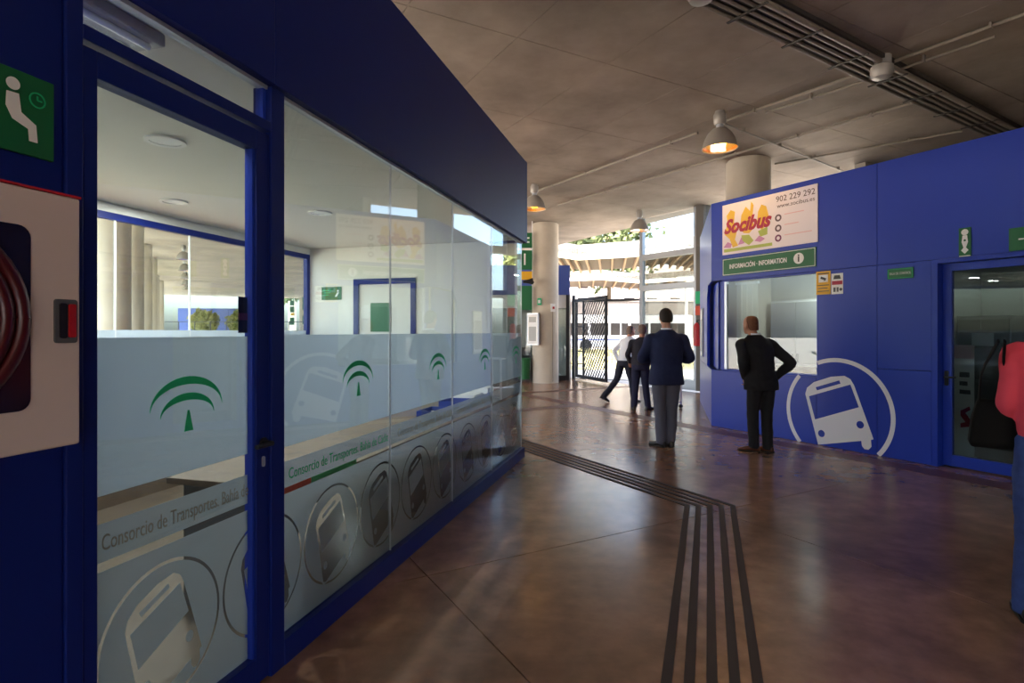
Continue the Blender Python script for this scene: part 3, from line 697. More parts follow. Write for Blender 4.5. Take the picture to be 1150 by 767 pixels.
# ------------------------------------------------------------------ tactile strips
tp = empty('tactile_paving', (1.76, 5.07, 0)); tag(tp, 'five dark parallel tactile guide bars bending across the floor', 'tactile paving')
n0, n1 = Vector((.881 - 1.76, 2.51 - 5.07)), Vector((.10 - 1.76, 7.90 - 5.07))
n0 = n0.normalized(); n1 = n1.normalized()
m0 = Vector((n0.y, -n0.x)) * -1
for k in range(5):
    off = (k - 2) * .101
    q = Vector((off, 0)); hw = .0245
    a = q + n0 * 6.0; b = q + n1 * 4.2
    poly = [a - Vector((hw, 0)), q - Vector((hw, 0)), b - Vector((hw, 0)), b + Vector((hw, 0)), q + Vector((hw, 0)), a + Vector((hw, 0))]
    mb = MB(); vs = [(p.x, p.y, z) for z in (.0005, .006) for p in poly]
    mb.add(vs, [(0, 1, 4, 5), (1, 2, 3, 4), (6, 11, 10, 7), (7, 10, 9, 8)] + [(i, (i + 1) % 6, 6 + (i + 1) % 6, 6 + i) for i in range(6)])
    mb.build('tactile_bar', 'tactile', tp)

# ------------------------------------------------------------------ column fittings
cb = empty('notice_board', (.62, 16.93, 1.15), math.radians(-20)); tag(cb, 'slim white notice board on the concrete column', 'notice board')
MB().box(-.17, .17, -.03, .12, 0, .95).build('frame', 'alu', cb); MB().box(-.15, .15, -.034, -.029, .03, .92).build('sheet', 'sign_white', cb)
decal('printed_area', [rect(-.11, .11, .12, .55), rect(-.11, .11, .68, .84)], 'lamp_grey', cb, -.0355)
ab = empty('alarm_box', (1.22, 17.07, 2.15), math.radians(20)); tag(ab, 'small white alarm box on the concrete column with cable below', 'alarm box')
MB().box(-.06, .06, -.06, .03, 0, .24).build('housing', 'white_gloss', ab); MB().box(-.03, .03, -.066, -.06, .08, .15).build('button', 'red', ab)
MB().tube([(0, -.0, 0), (0, .0, -2.1)], .012).build('cable', 'pipe_grey', ab)
es = empty('exit_sign', (.82, 17.06, 2.35), math.radians(-10)); tag(es, 'tiny green sign stuck on the concrete column', 'sign')
MB().box(-.06, .06, -.02, .06, 0, .2).build('plate', 'logo_green', es); MB().box(-.035, .035, -.024, -.02, .05, .15).build('symbol', 'sign_white', es)
# platform sign stack by the column
def platform_sign(x, y, label, k=1.0, num=None):
    t = empty('platform_sign', (x, y, 2.2)); tag(t, label, 'sign', 'green platform signs')
    MB().box(.13, .16, .01, .04, -.0, CEIL - 2.2).build('hanger', 'white_gloss', t)
    MB().box(-.30, .14, 0, .03, 1.85, 2.30).build('plate', 'sign_green', t)
    n = MB().box(-.30, .14, 0, .03, 1.20, 1.78).build('number_plate', 'sign_green', t)
    MB().box(-.20, .14, 0, .03, .90, 1.15).build('yellow_plate', 'yellow_sign', t)
    MB().box(-.30, .14, 0, .03, .0, .72).build('lower_plate', 'sign_green', t)
    if num:
        text('number', num, .50, 'sign_white', n, -.08, -.002, 1.49, align='CENTER')
        decal('lines', [rect(-.26, .06, 2.0, 2.05), rect(-.26, .06, 2.12, 2.17)], 'sign_white', t, -.002)
    return t
platform_sign(.46, 17.0, 'stacked green platform sign with a white number 1 by the column', num='1')
sk = empty('loudspeaker', (.52, 16.74, 2.97)); tag(sk, 'small black horn loudspeaker beside the green platform sign', 'loudspeaker')
MB().tube([(.12, .3, .06), (-.02, .0, .06)], .03).build('bracket', 'black', sk)
MB().tube([(.08, -.02, .06), (-.05, -.05, .05), (-.20, -.08, .04)], [.10, .06, .035]).build('horn', 'black', sk, smooth=True)
for k in (2, 3, 4, 5, 6):
    platform_sign(1.02 - 3.541 * k - .8, 17.45 + 6.315 * k - .7, ORD[k - 2] + ' stacked green platform sign of the far column row')
gb_ = empty('litter_bin', (.36, 17.3, 0)); tag(gb_, 'small green litter bin left of the concrete column', 'bin')
MB().lathe([(.17, .12), (.2, .75), (.19, .75), (.16, .14)], n=20, cap=False).build('bucket', 'green_bin', gb_, smooth=True)
MB().lathe([(.165, .12), (.165, .14)], n=20).build('bottom', 'green_bin', gb_)
MB().tube([(.22, 0, 0), (.22, 0, .85)], .02).build('post', 'dark_metal', gb_)

# ------------------------------------------------------------------ far kiosk
kk = empty('kiosk', (1.84, 18.1, 0), math.radians(0)); tag(kk, 'blue kiosk with glazed front behind the concrete column', 'kiosk')
MB().box(-5.0, 0, 0, 5, 2.72, 3.66).build('fascia', 'blue_far', kk)
MB().box(-5.0, -.02, .04, .12, 2.30, 2.72).build('white_band', 'white_gloss', kk)
for k in range(4):
    a = -.12 - .95 * (k + 1); 
    MB().box(a + .04, a + .95, .05, .06, .15, 2.30).build('glass_pane', 'glass_dark', kk)
    MB().box(a, a + .04, .03, .09, 0, 2.30).build('mullion', 'alu' if k else 'dark_metal', kk)
MB().box(-.12, -.02, 0, .12, 0, 2.72).build('corner_post', 'dark_metal', kk)
MB().box(-.02, .03, .0, .10, 0, 2.72).build('white_post', 'white_gloss', kk)
MB().box(-5, -.12, .03, .10, 0, .15).build('plinth', 'dark_metal', kk)
MB().box(-5.0, .0, 4.9, 5, 0, 2.72).build('rear_wall', 'white_paint', kk)
MB().box(-4.3, -.6, 1.6, 2.0, .0, 1.0).build('counter', 'grey_dark', kk)
MB().box(-.08, 0, .12, 4.9, 0, 2.72).build('side_wall', 'white_paint', kk)

# ------------------------------------------------------------------ gate
gt = empty('metal_gate', (2.10, 18.75, 0), math.atan2(16.7 - 18.75, 2.78 - 2.10)); tag(gt, 'open dark metal gate leaf with diagonal lattice bars', 'gate')
GL = math.hypot(2.05, .68); GH = 2.62
for a, b in ((0, .10), (GL - .09, GL)): MB().box(a, b, -.03, .03, .06, GH).build('stile', 'dark_metal', gt)
MB().box(.55, .61, -.025, .025, .14, GH - .1).build('stile', 'dark_metal', gt)
for a, b in ((.06, .16), (GH - .11, GH)): MB().box(.10, GL - .09, -.03, .03, a, b).build('rail', 'dark_metal', gt)
z = -1.5
while z < GH:
    a = Vector((.61, 0, z)); b = Vector((GL - .09, 0, z + 1.9)); d = b - a
    t0 = max(0, (.16 - a.z) / d.z); t1 = min(1, (GH - .11 - a.z) / d.z)
    if t1 > t0 + .03: MB().bar(a + d * t0, a + d * t1, .02, .035).build('lattice_bar', 'dark_metal', gt)
    z += .21
for z in (.5, .9, 1.3, 1.7, 2.1): MB().box(.10, .55, -.012, .012, z, z + .03).build('cross_bar', 'dark_metal', gt)
gf = empty('gate_frame', (2.05, 18.85, 0), math.atan2(17.9 - 18.85, 4.06 - 2.05)); tag(gf, 'dark steel gate portal around the sunny exit', 'gate frame')
FL_ = math.hypot(2.01, .95)
MB().box(-.06, .04, -.05, .05, 0, 2.75).build('post', 'dark_metal', gf)
MB().box(FL_ - .03, FL_ + .05, -.05, .05, 0, 2.60).build('post', 'dark_metal', gf)
MB().box(.04, FL_ - .03, -.04, .04, 2.52, 2.60).build('lintel', 'dark_metal', gf)
MB().box(.04, FL_ - .03, -.03, .03, .0, .02).build('threshold', 'dark_metal', gf)

# ------------------------------------------------------------------ glazed entrance screen under the roof edge
a_ = Vector((3.80, 16.62, 0)); b_ = Vector((4.92, 14.95, 0)); sr = math.atan2(b_.y - a_.y, b_.x - a_.x); SL = (b_ - a_).length
gs = empty('glass_screen', a_, sr); tag(gs, 'tall steel framed glass entrance screen beside the ticket building', 'screen')
MB().box(-.06, .06, -.06, .06, 0, CEIL - .01).build('post', 'steel', gs)
MB().box(SL - .14, SL - .04, -.06, .06, 0, CEIL - .01).build('post', 'steel', gs)
MB().box(SL - .04, SL + .20, -.10, .18, 0, CEIL - .01).build('pillar', 'pillar', gs)
for z in (.10, 2.72, 3.62): MB().box(.06, SL - .14, -.06, .06, z, z + .16).build('transom', 'steel', gs)
for z0_, z1_ in ((.26, 2.72), (2.88, 3.62), (3.78, CEIL - .02)):
    MB().box(.06, SL - .14, -.006, .006, z0_, z1_).build('glass_pane', 'glass_sky' if z0_ > 3.7 else 'glass_tint', gs)
MB().box(.06, SL - .14, -.05, .05, 0, .10).build('plinth', 'steel', gs)
MB().box(SL + .20, SL + .60, -.01, .01, .1, CEIL - .02).build('side_pane', 'glass_sky', gs)
for z in (2.5, 3.75): MB().box(SL + .20, SL + .60, -.06, .06, z, z + .22).build('side_transom', 'dark_metal', gs)
MB().box(SL + .20, SL + .60, -.05, .05, 0, 1.45).build('side_plinth', 'grey_dark', gs)
fe = empty('fire_extinguisher', a_ + Matrix.Rotation(sr, 3, 'Z') @ Vector((SL + .08, -.20, 1.17)), sr); tag(fe, 'red fire extinguisher hanging on the dark pillar', 'fire extinguisher')
MB().lathe([(.03, 0), (.085, .02), (.088, .06), (.088, .52), (.07, .58), (.03, .61)], n=24).build('cylinder', 'red', fe, smooth=True)
MB().lathe([(.028, .61), (.028, .66)], n=14).box(-.02, .09, -.012, .012, .66, .69).build('valve', 'black', fe)
MB().tube([(.03, -.02, .65), (.11, -.03, .55), (.115, -.03, .2)], .012).build('hose', 'black', fe, smooth=True)
fs = empty('extinguisher_sign', a_ + Matrix.Rotation(sr, 3, 'Z') @ Vector((SL + .08, -.12, 1.98)), sr); tag(fs, 'small red and green sign above the fire extinguisher', 'sign')
MB().box(-.11, .11, -.01, .01, 0, .24).build('red_plate', 'film_red', fs); MB().box(-.11, .11, -.01, .01, .30, .62).build('green_plate', 'logo_green', fs)
st = empty('queue_stand', (3.42, 11.55, 0)); tag(st, 'slim white metal stand on castors behind the man in blue jacket', 'stand')
MB().tube([(0, 0, .08), (0, 0, .95)], .022).build('post', 'white_gloss', st, smooth=True)
MB().box(-.35, .03, -.2, .02, .95, .98).build('top', 'white_gloss', st)
MB().tube([(-.32, -.15, .08), (-.32, -.15, .95)], .022).build('post', 'white_gloss', st, smooth=True)
MB().tube([(-.32, -.15, .12), (0, 0, .12)], .015).build('cross_bar', 'white_gloss', st)
for x, y in ((0, 0), (-.32, -.15)): MB().ball((x, y, .04), (.045, .03, .04)).build('castor', 'dark_metal', st, smooth=True)

# ------------------------------------------------------------------ outside
def leaves(n, c, r, size, rng):
    mb = MB()
    for _ in range(n):
        while True:
            q = Vector((rng.uniform(-1, 1), rng.uniform(-1, 1), rng.uniform(-1, 1)))
            if .35 < q.length < 1: break
        bump = .75 + .25 * math.sin(q.x * 5 + q.z * 4) * math.cos(q.y * 5)
        p = Vector(c) + Vector((q.x * r[0], q.y * r[1], q.z * r[2])) * bump
        a = Vector((rng.gauss(0, 1), rng.gauss(0, 1), rng.gauss(0, 1))).normalized() * size * rng.uniform(.6, 1.3); b = a.orthogonal().normalized() * size * .5
        mb.add([p - a, p + b, p + a, p - b], [(0, 1, 2, 3)])
    return mb
def tree(x, y, h_, r, label, m='leaf', n=2600, size=.34, seed=1):
    rng = random.Random(seed); t = empty('tree', (x, y, -.06)); tag(t, label, 'tree', 'trees outside the station')
    MB().tube([(0, 0, 0), (.1, .05, h_ * .35), (-.05, 0, h_ * .7)], [.30, .24, .12]).build('trunk', 'bark', t, smooth=True)
    for k in range(3):
        an = k * 2.1 + seed; MB().tube([(.05, 0, h_ * .4), (math.cos(an) * r * .5, math.sin(an) * r * .5, h_ * .72)], [.12, .04]).build('branch', 'bark', t, smooth=True)
    lf = leaves(n, (0, 0, h_ * .68), (r, r, h_ * .36), size, rng).build('foliage', m, t); lf['kind'] = 'stuff'
tree(5.0, 58, 15.5, 6, 'broad green tree rising above the white canopy', seed=3, size=.5)
tree(10.5, 62, 17.5, 6.5, 'tall green tree behind the glass screen lamp', seed=5, size=.5)
tree(1.2, 60, 13.5, 3.5, 'yellow green tree left above the white canopy', 'leaf_light', 1800, .45, 8)
tree(-26.2, 48.5, 3.5, 1.3, 'pale yellow green tree before the far blue wall', 'leaf_light', 1500, .25, 11)
tree(-23.2, 49, 3.5, 1.4, 'second pale tree before the far blue wall, right side', 'leaf_light', 1500, .25, 13)
tree(-31, 75, 13, 7, 'large green tree far beyond the hall end', 'leaf', 2200, .5, 17)
tree(-23, 78, 12, 6, 'grey green tree far beyond the blue wall', 'leaf', 2200, .5, 19)
def canopy(name, label, pts, depth, zt, zb):
    """folded zig-zag canopy: pts = near edge (x, y, z rise); ribs run back"""
    t = empty(name, (pts[0][0], pts[0][1], 0)); tag(t, label, 'canopy'); o = Vector((pts[0][0], pts[0][1], 0))
    q = [Vector((x, y, z)) - o for x, y, z in pts]; back = Vector((1.2, depth, 0))
    for i in range(len(q) - 1):
        a, b = q[i], q[i + 1]
        up = Vector((0, 0, 1))
        mb = MB(); mb.add([a + up * zb, b + up * zb, b + up * zt, a + up * zt, a + up * zb + Vector((0, .15, 0)), b + up * zb + Vector((0, .15, 0)), b + up * zt + Vector((0, .15, 0)), a + up * zt + Vector((0, .15, 0))],
                          [(0, 1, 2, 3), (7, 6, 5, 4), (0, 4, 5, 1), (3, 2, 6, 7), (0, 3, 7, 4), (1, 5, 6, 2)]); mb.build('fascia', 'canopy_white', t)
        z1 = zb + .25
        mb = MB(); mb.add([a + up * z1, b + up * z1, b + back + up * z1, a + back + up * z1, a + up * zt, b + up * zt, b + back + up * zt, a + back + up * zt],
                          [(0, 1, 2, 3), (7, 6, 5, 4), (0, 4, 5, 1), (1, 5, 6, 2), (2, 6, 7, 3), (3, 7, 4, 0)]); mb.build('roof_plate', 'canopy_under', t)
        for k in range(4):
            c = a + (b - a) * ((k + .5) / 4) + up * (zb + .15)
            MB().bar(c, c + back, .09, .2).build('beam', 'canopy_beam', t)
    for p in (q[0], q[-1]):
        c = p + back * .5; MB().tube([(c.x, c.y, 0), (c.x, c.y, zb)], .12).build('post', 'white_gloss', t)
canopy('canopy', 'upper folded white canopy over the bus bays', [(1.2, 25.4, 0), (3.2, 27.4, .0), (5.6, 26.2, .0), (7.2, 24.2, .0), (9.5, 26.4, 0)], 7, 5.72, 5.0)
canopy('canopy', 'lower farther folded canopy behind the gate', [(2.2, 42, 0), (6.3, 40, 0), (9.8, 43, 0), (13, 40, 0)], 9, 5.9, 5.2)
lp = empty('street_lamp', (8.4, 44, 0)); tag(lp, 'slim street lamp with pale globe beyond the gate', 'street lamp')
MB().tube([(0, 0, 0), (0, 0, 3.0)], .05).build('pole', 'white_gloss', lp); MB().ball((0, 0, 3.2), .26).build('globe', 'canopy_white', lp, smooth=True)
bs = empty('coach', (4.2, 46, -.05), math.radians(8)); tag(bs, 'white coach parked outside beyond the gate', 'bus')
MB().box(0, 11, 0, 2.5, .35, 3.0).build('body', 'white_gloss', bs, bevel=.12)
for k in range(6): MB().box(.5 + 1.7 * k, 2.0 + 1.7 * k, -.02, .05, 1.3, 2.3).build('window', 'dark_glass', bs)
for x in (1.8, 8.6):
    w_ = MB().lathe([(.2, -.15), (.5, -.14), (.5, .14), (.2, .15)], n=24).build('wheel', 'rubber', bs, smooth=True); w_.matrix_local = Matrix.Translation((x, .12, .5)) @ Matrix.Rotation(PI / 2, 4, 'X')
MB().box(.2, 10.8, -.015, .05, .9, 1.0).build('stripe', 'blue_far', bs)
rng = random.Random(4)
gbk = MB()
NX, NY = 26, 12
vs = [(1.5 + 11 * i / NX, 24 + 12 * j / NY, -.055 + .62 * math.sin(PI * j / NY) * (.6 + .4 * math.sin(i * .7 + j)) * (1 if 0 < i < NX else 0)) for j in range(NY + 1) for i in range(NX + 1)]
gbk.add(vs, [(j * (NX + 1) + i, j * (NX + 1) + i + 1, (j + 1) * (NX + 1) + i + 1, (j + 1) * (NX + 1) + i) for j in range(NY) for i in range(NX)])
tag(gbk.build('grass_bank', 'grass', smooth=True), 'dry sunlit grass bank beyond the gate', 'grass', kind='stuff')
gr = MB()
for _ in range(5200):
    x = rng.uniform(1.8, 12); y = rng.uniform(24.5, 35.5); j = (y - 24) / 12
    zz = -.05 + .5 * math.sin(PI * j); a = rng.uniform(0, PI); hh = rng.uniform(.10, .32)
    gr.add([(x - .03 * math.cos(a), y - .03 * math.sin(a), zz), (x + .03 * math.cos(a), y + .03 * math.sin(a), zz), (x + rng.uniform(-.1, .1), y, zz + hh)], [(0, 1, 2)])
tag(gr.build('grass_blades', 'grass'), 'tufts of dry yellow grass on the bank', 'grass', kind='stuff')
rw = empty('retaining_wall', (-2, 56, -.06)); tag(rw, 'grey stone retaining wall behind the coach', 'wall')
MB().box(0, 30, 0, .8, 0, 4.6).build('masonry', 'stone_wall', rw); MB().box(-.1, 30.1, -.1, .9, 4.6, 4.8).build('coping', 'far_wall', rw)
fb = empty('far_building', (-2, 84, -.06)); tag(fb, 'pale pink building far behind the canopies', 'building')
MB().box(0, 36, 0, 10, 0, 11).build('walls', 'far_wall', fb); MB().box(-.3, 36.3, -.3, 10.3, 11, 11.4).build('roof', 'canopy_white', fb)
for r_ in range(2):
    for k in range(10): MB().box(1.5 + 3.4 * k, 3.0 + 3.4 * k, -.05, .05, 5.0 + 3 * r_, 6.6 + 3 * r_).build('window', 'dark_glass', fb)
fw = empty('blue_hoarding', (-30.5, 52, -.06), math.radians(6)); tag(fw, 'long blue wall far away beyond the columned hall', 'wall')
for k in range(3): MB().box(2.2 * k + .01, 2.2 * k + 2.19, 0, .2, 0, 3.75).build('panel', 'blue_far', fw)
fn = empty('fence', (-32, 44, 0), math.radians(4)); tag(fn, 'dark railing fence in front of the far blue wall', 'fence')
for z in (1.1, 2.3): MB().box(0, 22, -.02, .02, z, z + .05).build('rail', 'dark_metal', fn)
for k in range(19): MB().box(1.2 * k, 1.2 * k + .06, -.03, .03, -.06, 2.35).build('post', 'dark_metal', fn)
# unseen wall behind the camera; opening and lintel shaped to steer daylight
wbk = MB().box(9.5, 9.8, 1.5, 18, 0, CEIL).box(9.5, 9.8, -4, 1.5, 3.3, CEIL).build('wall_rear', 'concrete_column'); wbk.rotation_euler = (0, 0, VROT); tag(wbk, 'plain unseen concrete wall behind the camera, opening shaped for daylight', 'wall', kind='structure')

wk_ = MB().box(2.2, 9.5, -4.3, -4.05, 0, CEIL).box(-2.0, 2.2, -4.3, -4.05, 3.3, CEIL).build('wall_back_blocker', 'concrete_column'); wk_.rotation_euler = (0, 0, VROT); tag(wk_, 'added unseen wall blocking daylight behind the near end of the booth', 'wall', kind='structure')  # unseen wall and lintel added to keep daylight off the near ceiling
ws_ = MB().box(-6.5, 9.5, 17.7, 18, 0, CEIL).box(-6.5, -6.3, 11.4, 17.7, 0, CEIL).build('wall_side_blocker', 'concrete_column'); ws_.rotation_euler = (0, 0, VROT); tag(ws_, 'added unseen wall blocking daylight behind the ticket building', 'wall', kind='structure')  # unseen walls added to cut the light reaching the right-hand ceiling
# ------------------------------------------------------------------ people
mat('skin', (196, 142, 116), .6); mat('hair_dark', (34, 26, 22), .7, noise=((52, 40, 34), 60, 2)); mat('hair_red', (112, 66, 44), .7, noise=((138, 88, 60), 60, 2))
mat('hair_grey', (104, 84, 74), .7, noise=((130, 108, 96), 60, 2))
mat('jacket_blue', (28, 38, 78), .85); mat('trouser_grey', (92, 94, 112), .9); mat('suit_black', (22, 22, 28), .85); mat('navy', (34, 34, 46), .85)
mat('trouser_navy', (34, 36, 62), .9); mat('shirt_white', (232, 236, 244), .85); mat('trouser_dark', (40, 42, 56), .9); mat('pink_knit', (222, 72, 92), .9)
mat('jeans', (38, 58, 116), .9, noise=((54, 78, 140), 14, 5)); mat('shoe_black', (20, 18, 18), .35); mat('shoe_brown', (92, 48, 26), .35); mat('bag_black', (7, 7, 8), .85, spec=.2); mat('sole', (190, 180, 170), .8)
def ell(c, rx, ry, n=20, tilt=None):
    return [(c[0] + rx * math.cos(2 * PI * k / n), c[1] + ry * math.sin(2 * PI * k / n), c[2]) for k in range(n)]
def grown(mb, name, m, parent, vox=.012, smooth=6, folds=0):
    """joined limbs grown into one continuous surface"""
    o = mb.build(name, m, parent)
    r = o.modifiers.new('remesh', 'REMESH'); r.mode = 'VOXEL'; r.voxel_size = vox; r.use_smooth_shade = True
    s = o.modifiers.new('smooth', 'SMOOTH'); s.factor = .5; s.iterations = smooth
    if folds:
        tx = bpy.data.textures.new('folds', 'CLOUDS'); tx.noise_scale = .11
        d = o.modifiers.new('folds', 'DISPLACE'); d.texture = tx; d.strength = folds; d.mid_level = .5
    return o
def person(label, loc, rz, J, top, legs, shoe, hair, k=1.0, open_neck=False, jacket=True, hem=.80, hairline=1.0, shirt='shirt_white', fat=1.0):
    t = empty('person', loc, rz); t.scale = (k, k, k); tag(t, label, 'person')
    hx, hy, hz = J['head']; turn = J.get('turn', 0)
    lean = Vector(J.get('lean', (0, 0, 0)))             # shift of the shoulders
    def tz(z): return lean * max(0, (z - .92) / .5)
    sh = {s: Vector((s * .178 * fat, -.005, 1.388)) + tz(1.43) for s in (-1, 1)}
    b = MB()
    # trunk
    tors = [(.86, .155, .115), (.95, .16, .12), (1.08, .145, .105), (1.22, .155, .11), (1.33, .155, .105), (1.39, .125, .085), (1.44, .075, .062), (1.50, .055, .055)]
    b.rings([ell(Vector((0, 0, z)) + tz(z), rx * fat, ry * fat) for z, rx, ry in tors])
    neck = Vector((0, -.0, 1.46)) + tz(1.46); hc = Vector((hx, hy, hz))
    b.tube([neck, hc + Vector((0, -.01, -.05))], [.060, .055], 14)
    # head
    R_ = Matrix.Rotation(turn, 3, 'Z') @ Matrix.Rotation(J.get('nod', 0), 3, 'X')
    hp = [(-.118, .030, .034, .045), (-.10, .046, .055, .035), (-.07, .060, .074, .020), (-.03, .071, .088, .008), (.02, .077, .096, 0), (.06, .075, .094, -.004), (.09, .062, .078, -.006), (.112, .036, .046, -.006)]
    b.rings([[hc + R_ @ Vector((rx * math.cos(2 * PI * q / 20), ry * math.sin(2 * PI * q / 20) + oy, z)) for q in range(20)] for z, rx, ry, oy in hp])
    b.add([hc + R_ @ Vector(q) for q in ((-.012, .085, .01), (.012, .085, .01), (.018, .09, -.035), (-.018, .09, -.035), (0, .122, -.030), (0, .096, .015))], [(0, 1, 5), (1, 2, 4, 5), (2, 3, 4), (3, 0, 5, 4), (0, 3, 2, 1)])
    for s in (-1, 1):
        e = hc + R_ @ Vector((s * .078, -.012, -.005)); b.ball(e, (.014, .022, .033), 8, 6)
    # arms, hands, legs
    for s in (-1, 1):
        el, wr_ = Vector(J['elbow'][s]), Vector(J['wrist'][s])
        b.tube([sh[s] + Vector((-s * .06, 0, -.02)), sh[s] + Vector((-s * .01, 0, -.01)), (sh[s] + el) / 2, el, (el + wr_) / 2, wr_], [.045, .050, .046, .040, .036, .026], 12, 5)
        d = (wr_ - el).normalized(); f = Vector(J.get('palm', {}).get(s, (0, 1, 0))); side = d.cross(f).normalized(); f = side.cross(d).normalized()
        pc = wr_ + d * .075
        b.tube([wr_, wr_ + d * .03, pc, wr_ + d * .095], [(.024, .02), (.036, .016), (.042, .014), (.036, .012)] if abs(side.z) < .9 else [.026, .03, .034, .03], 10)
        for i, L_ in enumerate((.068, .078, .072, .056)):
            q0 = wr_ + d * .085 + side * (.030 - .020 * i); q1 = q0 + d * L_ * .5 + f * .008; q2 = q1 + d * L_ * .38 + f * .022; q3 = q2 + d * L_ * .18 + f * .024
            b.tube([q0, q1, q2, q3], [.0095, .009, .0085, .0065], 8)
        q0 = wr_ + d * .03 + side * .03; q1 = q0 + d * .035 + side * .028 + f * .01; q2 = q1 + d * .032 + side * .006 + f * .012
        b.tube([q0, q1, q2], [.013, .0105, .008], 8)
        hp_ = Vector((s * .088, 0, .92)); kn, an = Vector(J['knee'][s]), Vector(J['ankle'][s])
        b.tube([hp_, (hp_ + kn) / 2, kn, (kn + an) / 2, an], [.078, .068, .046, .044, .032], 14, 4)
        fd = Vector(J['toe'][s]).normalized()
        b.tube([an + Vector((0, 0, -.02)) - fd * .03, an + Vector((0, 0, -.045)) + fd * .06, an + Vector((0, 0, -.055)) + fd * .15], [.032, (.036, .026), (.034, .016)], 10)
    grown(b, 'body', 'skin', t, .0085, 3)
    # face details and hair
    for s in (-1, 1):
        MB().ball(hc + R_ @ Vector((s * .030, .086, .008)), .011, 8, 6).build('eye', 'shirt_white', t, smooth=True)
    MB().ball(hc + R_ @ Vector((0, .089, -.062)), (.022, .006, .005), 10, 6).build('mouth', 'poster_pink', t, smooth=True)
    hh = MB()
    prof = [(-.075, .066, .03, -.072), (-.03, .081, .058, -.046), (.03, .086, .085, -.022), (.07, .083, .098, -.008), (.10, .068, .083, -.008), (.124, .036, .044, -.008)]
    if hairline < 1: prof = [(-.075, .066, .03, -.072), (-.03, .080, .05, -.052), (.03, .083, .065, -.036), (.07, .078, .07, -.030), (.10, .058, .06, -.024), (.117, .030, .035, -.016)]
    hh.rings([[hc + R_ @ Vector((rx * math.cos(2 * PI * q / 20), ry * math.sin(2 * PI * q / 20) + oy, z)) for q in range(20)] for z, rx, ry, oy in prof])
    grown(hh, 'hair', hair, t, .010, 3, .008)
    # trousers
    tr_ = MB()
    tr_.rings([ell(Vector((0, 0, z)) + tz(z), rx * fat, ry * fat) for z, rx, ry in ((.82, .165, .125), (.90, .178, .138), (.98, .172, .132), (1.06, .16, .12))])
    for s in (-1, 1):
        hp_ = Vector((s * .088, 0, .92)); kn, an = Vector(J['knee'][s]), Vector(J['ankle'][s]) + Vector((0, 0, -.035))
        tr_.tube([hp_ + Vector((0, 0, .03)), (hp_ + kn) / 2, kn, (kn + an) / 2, an + Vector((0, 0, .03)), an], [.098, .092, .074, .069, .066, .070], 16, 4)
    grown(tr_, 'trousers', legs, t, .012, 4, .016)
    # upper garment
    ja = MB()
    if jacket: prof = [(hem, .205, .150), (.92, .198, .148), (1.06, .180, .132), (1.20, .190, .140), (1.33, .202, .140), (1.40, .205, .122), (1.44, .165, .105), (1.475, .110, .090), (1.51, .074, .074)]
    else: prof = [(hem, .180, .140), (1.0, .182, .140), (1.10, .172, .128), (1.22, .182, .132), (1.34, .190, .132), (1.40, .190, .112), (1.44, .150, .095), (1.47, .098, .08), (1.495, .070, .068)]
    ja.rings([ell(Vector((0, 0, z)) + tz(z), rx * fat, ry * fat) for z, rx, ry in prof])
    for s in (-1, 1):
        el, wr_ = Vector(J['elbow'][s]), Vector(J['wrist'][s]); w = wr_ + (el - wr_).normalized() * .012
        e = .012 if jacket else 0
        ja.tube([sh[s] + Vector((-s * .07, 0, -.02)), sh[s] + Vector((s * .005, 0, 0)), (sh[s] + el) / 2, el, (el + w) / 2, w], [.055 + e, .064 + e, .058 + e, .054 + e, .048 + e, .040 + e], 14, 5)
    grown(ja, 'jacket' if jacket else 'top', top, t, .012, 5, .018)
    if jacket:
        cl = MB(); cl.lathe([(.066, 0), (.070, .035), (.062, .036), (.058, 0)], neck + Vector((0, 0, .035)), 20, cap=False); cl.build('shirt_collar', shirt, t, smooth=True)
    # shoes
    for s in (-1, 1):
        an = Vector(J['ankle'][s]); fd = Vector(J['toe'][s]).normalized(); sd = Vector((fd.y, -fd.x, 0)).normalized(); up = sd.cross(fd).normalized()
        base = an - up * .078; so = MB(); rr = []
        for u_, w_, h_ in ((-.075, .024, .05), (-.06, .034, .085), (-.01, .037, .095), (.05, .040, .075), (.11, .045, .052), (.165, .040, .040), (.195, .022, .026)):
            rr.append([base + fd * u_ + sd * w_ * math.cos(a) * 1.0 + up * (h_ * (.5 + .5 * math.sin(a))) for a in [2 * PI * q / 14 for q in range(14)]])
        so.rings(rr); sho = so.build('shoe', shoe, t, smooth=True)
        sp_ = MB(); sp_.rings([[base + fd * u_ + sd * w_ * c_ + up * z_ for c_, z_ in ((-1, -.002), (1, -.002), (1, .014), (-1, .014))] for u_, w_ in ((-.078, .024), (-.05, .037), (.02, .037), (.1, .046), (.17, .040), (.2, .018))])
        sp_.build('sole', 'rubber', sho)
    return t
def stand(**kw):
    J = dict(head=(0, .02, 1.665), elbow={-1: (-.27, -.03, 1.13), 1: (.27, -.03, 1.13)}, wrist={-1: (-.26, .08, .88), 1: (.26, .08, .88)},
             knee={-1: (-.10, .015, .50), 1: (.10, .015, .50)}, ankle={-1: (-.105, -.02, .08), 1: (.105, -.02, .08)}, toe={-1: (-.2, 1, 0), 1: (.2, 1, 0)})
    J.update(kw); return J
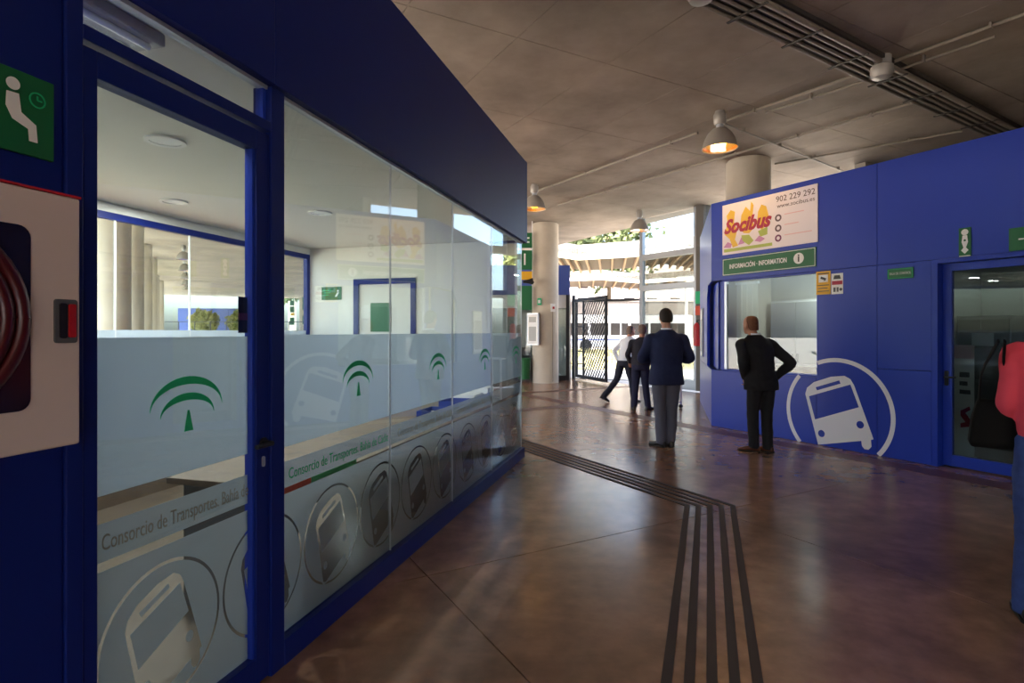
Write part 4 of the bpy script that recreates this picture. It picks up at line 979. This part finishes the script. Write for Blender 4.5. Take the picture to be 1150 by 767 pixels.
person('man in dark blue jacket and grey trousers standing with his back turned', (2.09, 7.72, 0), math.radians(-4),
       stand(elbow={-1: (-.31, .02, 1.14), 1: (.31, .02, 1.14)}, wrist={-1: (-.12, .25, 1.12), 1: (.12, .25, 1.12)}, nod=-.25, head=(0, .03, 1.66), ankle={-1: (-.07, -.03, .08), 1: (.06, .02, .08)}, knee={-1: (-.085, .01, .5), 1: (.08, .03, .5)},
             toe={-1: (-.75, 1, 0), 1: (-.1, 1, 0)}, palm={-1: (0, 0, 1), 1: (0, 0, 1)}),
       'jacket_blue', 'trouser_grey', 'shoe_black', 'hair_dark', 1.045, fat=1.12)
person('man in black suit with brown shoes looking into the ticket window', (3.22, 7.36, 0), math.radians(12),
       stand(turn=math.radians(10), lean=(-.05, .05, 0), head=(-.09, .10, 1.64), elbow={-1: (-.30, -.06, 1.15), 1: (.36, -.10, 1.15)}, wrist={-1: (-.17, .09, .95), 1: (.20, .03, .93)},
             toe={-1: (-1.1, 1, 0), 1: (-.5, 1, 0)}, ankle={-1: (-.08, .04, .08), 1: (.07, -.03, .08)}, knee={-1: (-.09, .05, .5), 1: (.08, .0, .5)}),
       'suit_black', 'suit_black', 'shoe_brown', 'hair_red', 1.0, hairline=.5, fat=1.12)
person('man in black sweater and navy trousers beside the white shirt', (2.56, 11.35, 0), math.radians(-12),
       stand(head=(.04, .05, 1.64), lean=(.02, .03, 0), elbow={-1: (-.26, -.05, 1.14), 1: (.27, .0, 1.14)}, wrist={-1: (-.22, .12, .95), 1: (.2, .14, .98)}, toe={-1: (-.1, 1, 0), 1: (.9, 1, 0)}, ankle={-1: (-.13, 0, .08), 1: (.15, .0, .08)}),
       'navy', 'trouser_navy', 'shoe_black', 'hair_grey', .965, jacket=False, hem=.92, fat=1.08)
person('man in white shirt and dark trousers stepping towards the gate', (2.47, 12.55, 0), math.radians(-62),
       stand(head=(.0, .20, 1.62), lean=(0, .13, 0), elbow={-1: (-.27, -.06, 1.16), 1: (.27, .10, 1.15)}, wrist={-1: (-.24, .02, .92), 1: (.22, .25, .98)},
             knee={-1: (-.09, -.14, .52), 1: (.09, .14, .52)}, ankle={-1: (-.09, -.50, .16), 1: (.09, .20, .08)}, toe={-1: (0, 1, -.45), 1: (0, 1, 0)}),
       'shirt_white', 'trouser_dark', 'shoe_black', 'hair_grey', .97, jacket=False, hem=.94, hairline=.5)
pk = person('person in pink knit top and blue jeans at the right photo edge', (2.875, 2.98, 0), math.radians(-42),
       stand(head=(.02, .06, 1.66), elbow={-1: (-.205, .01, 1.12), 1: (.26, .03, 1.13)}, wrist={-1: (-.15, .15, .93), 1: (.18, .22, .98)}, ankle={-1: (-.13, 0, .08), 1: (.1, .1, .08)}, knee={-1: (-.11, .02, .5), 1: (.1, .09, .5)}),
       'pink_knit', 'jeans', 'shoe_black', 'hair_dark', 1.03, jacket=False, hem=.96, fat=.98)
sb = empty('shoulder_bag', (2.70, 3.20, .90), math.radians(-35)); tag(sb, 'black shoulder bag hanging from the person in pink', 'bag')
mb = MB(); mb.rings([[(x, y * w, z) for x, y in [(q[0], q[1]) for q in ((-.10 * s_, -1), (.10 * s_, -1), (.10 * s_, 1), (-.10 * s_, 1))]] for z, s_, w in ((0, 1.0, .05), (.03, 1.08, .07), (.16, .95, .065), (.24, .75, .045), (.27, .68, .02))])
mb.build('body', 'bag_black', sb, bevel=.015, smooth=True)
for dx in (-.06, .07): MB().tube([(dx, 0, .25), (dx * .7 - .01, -.06, .42), (.02 + dx * .2, -.17, .60)], [(.006, .02)] * 3, 8, 4).build('strap', 'bag_black', sb, smooth=True)
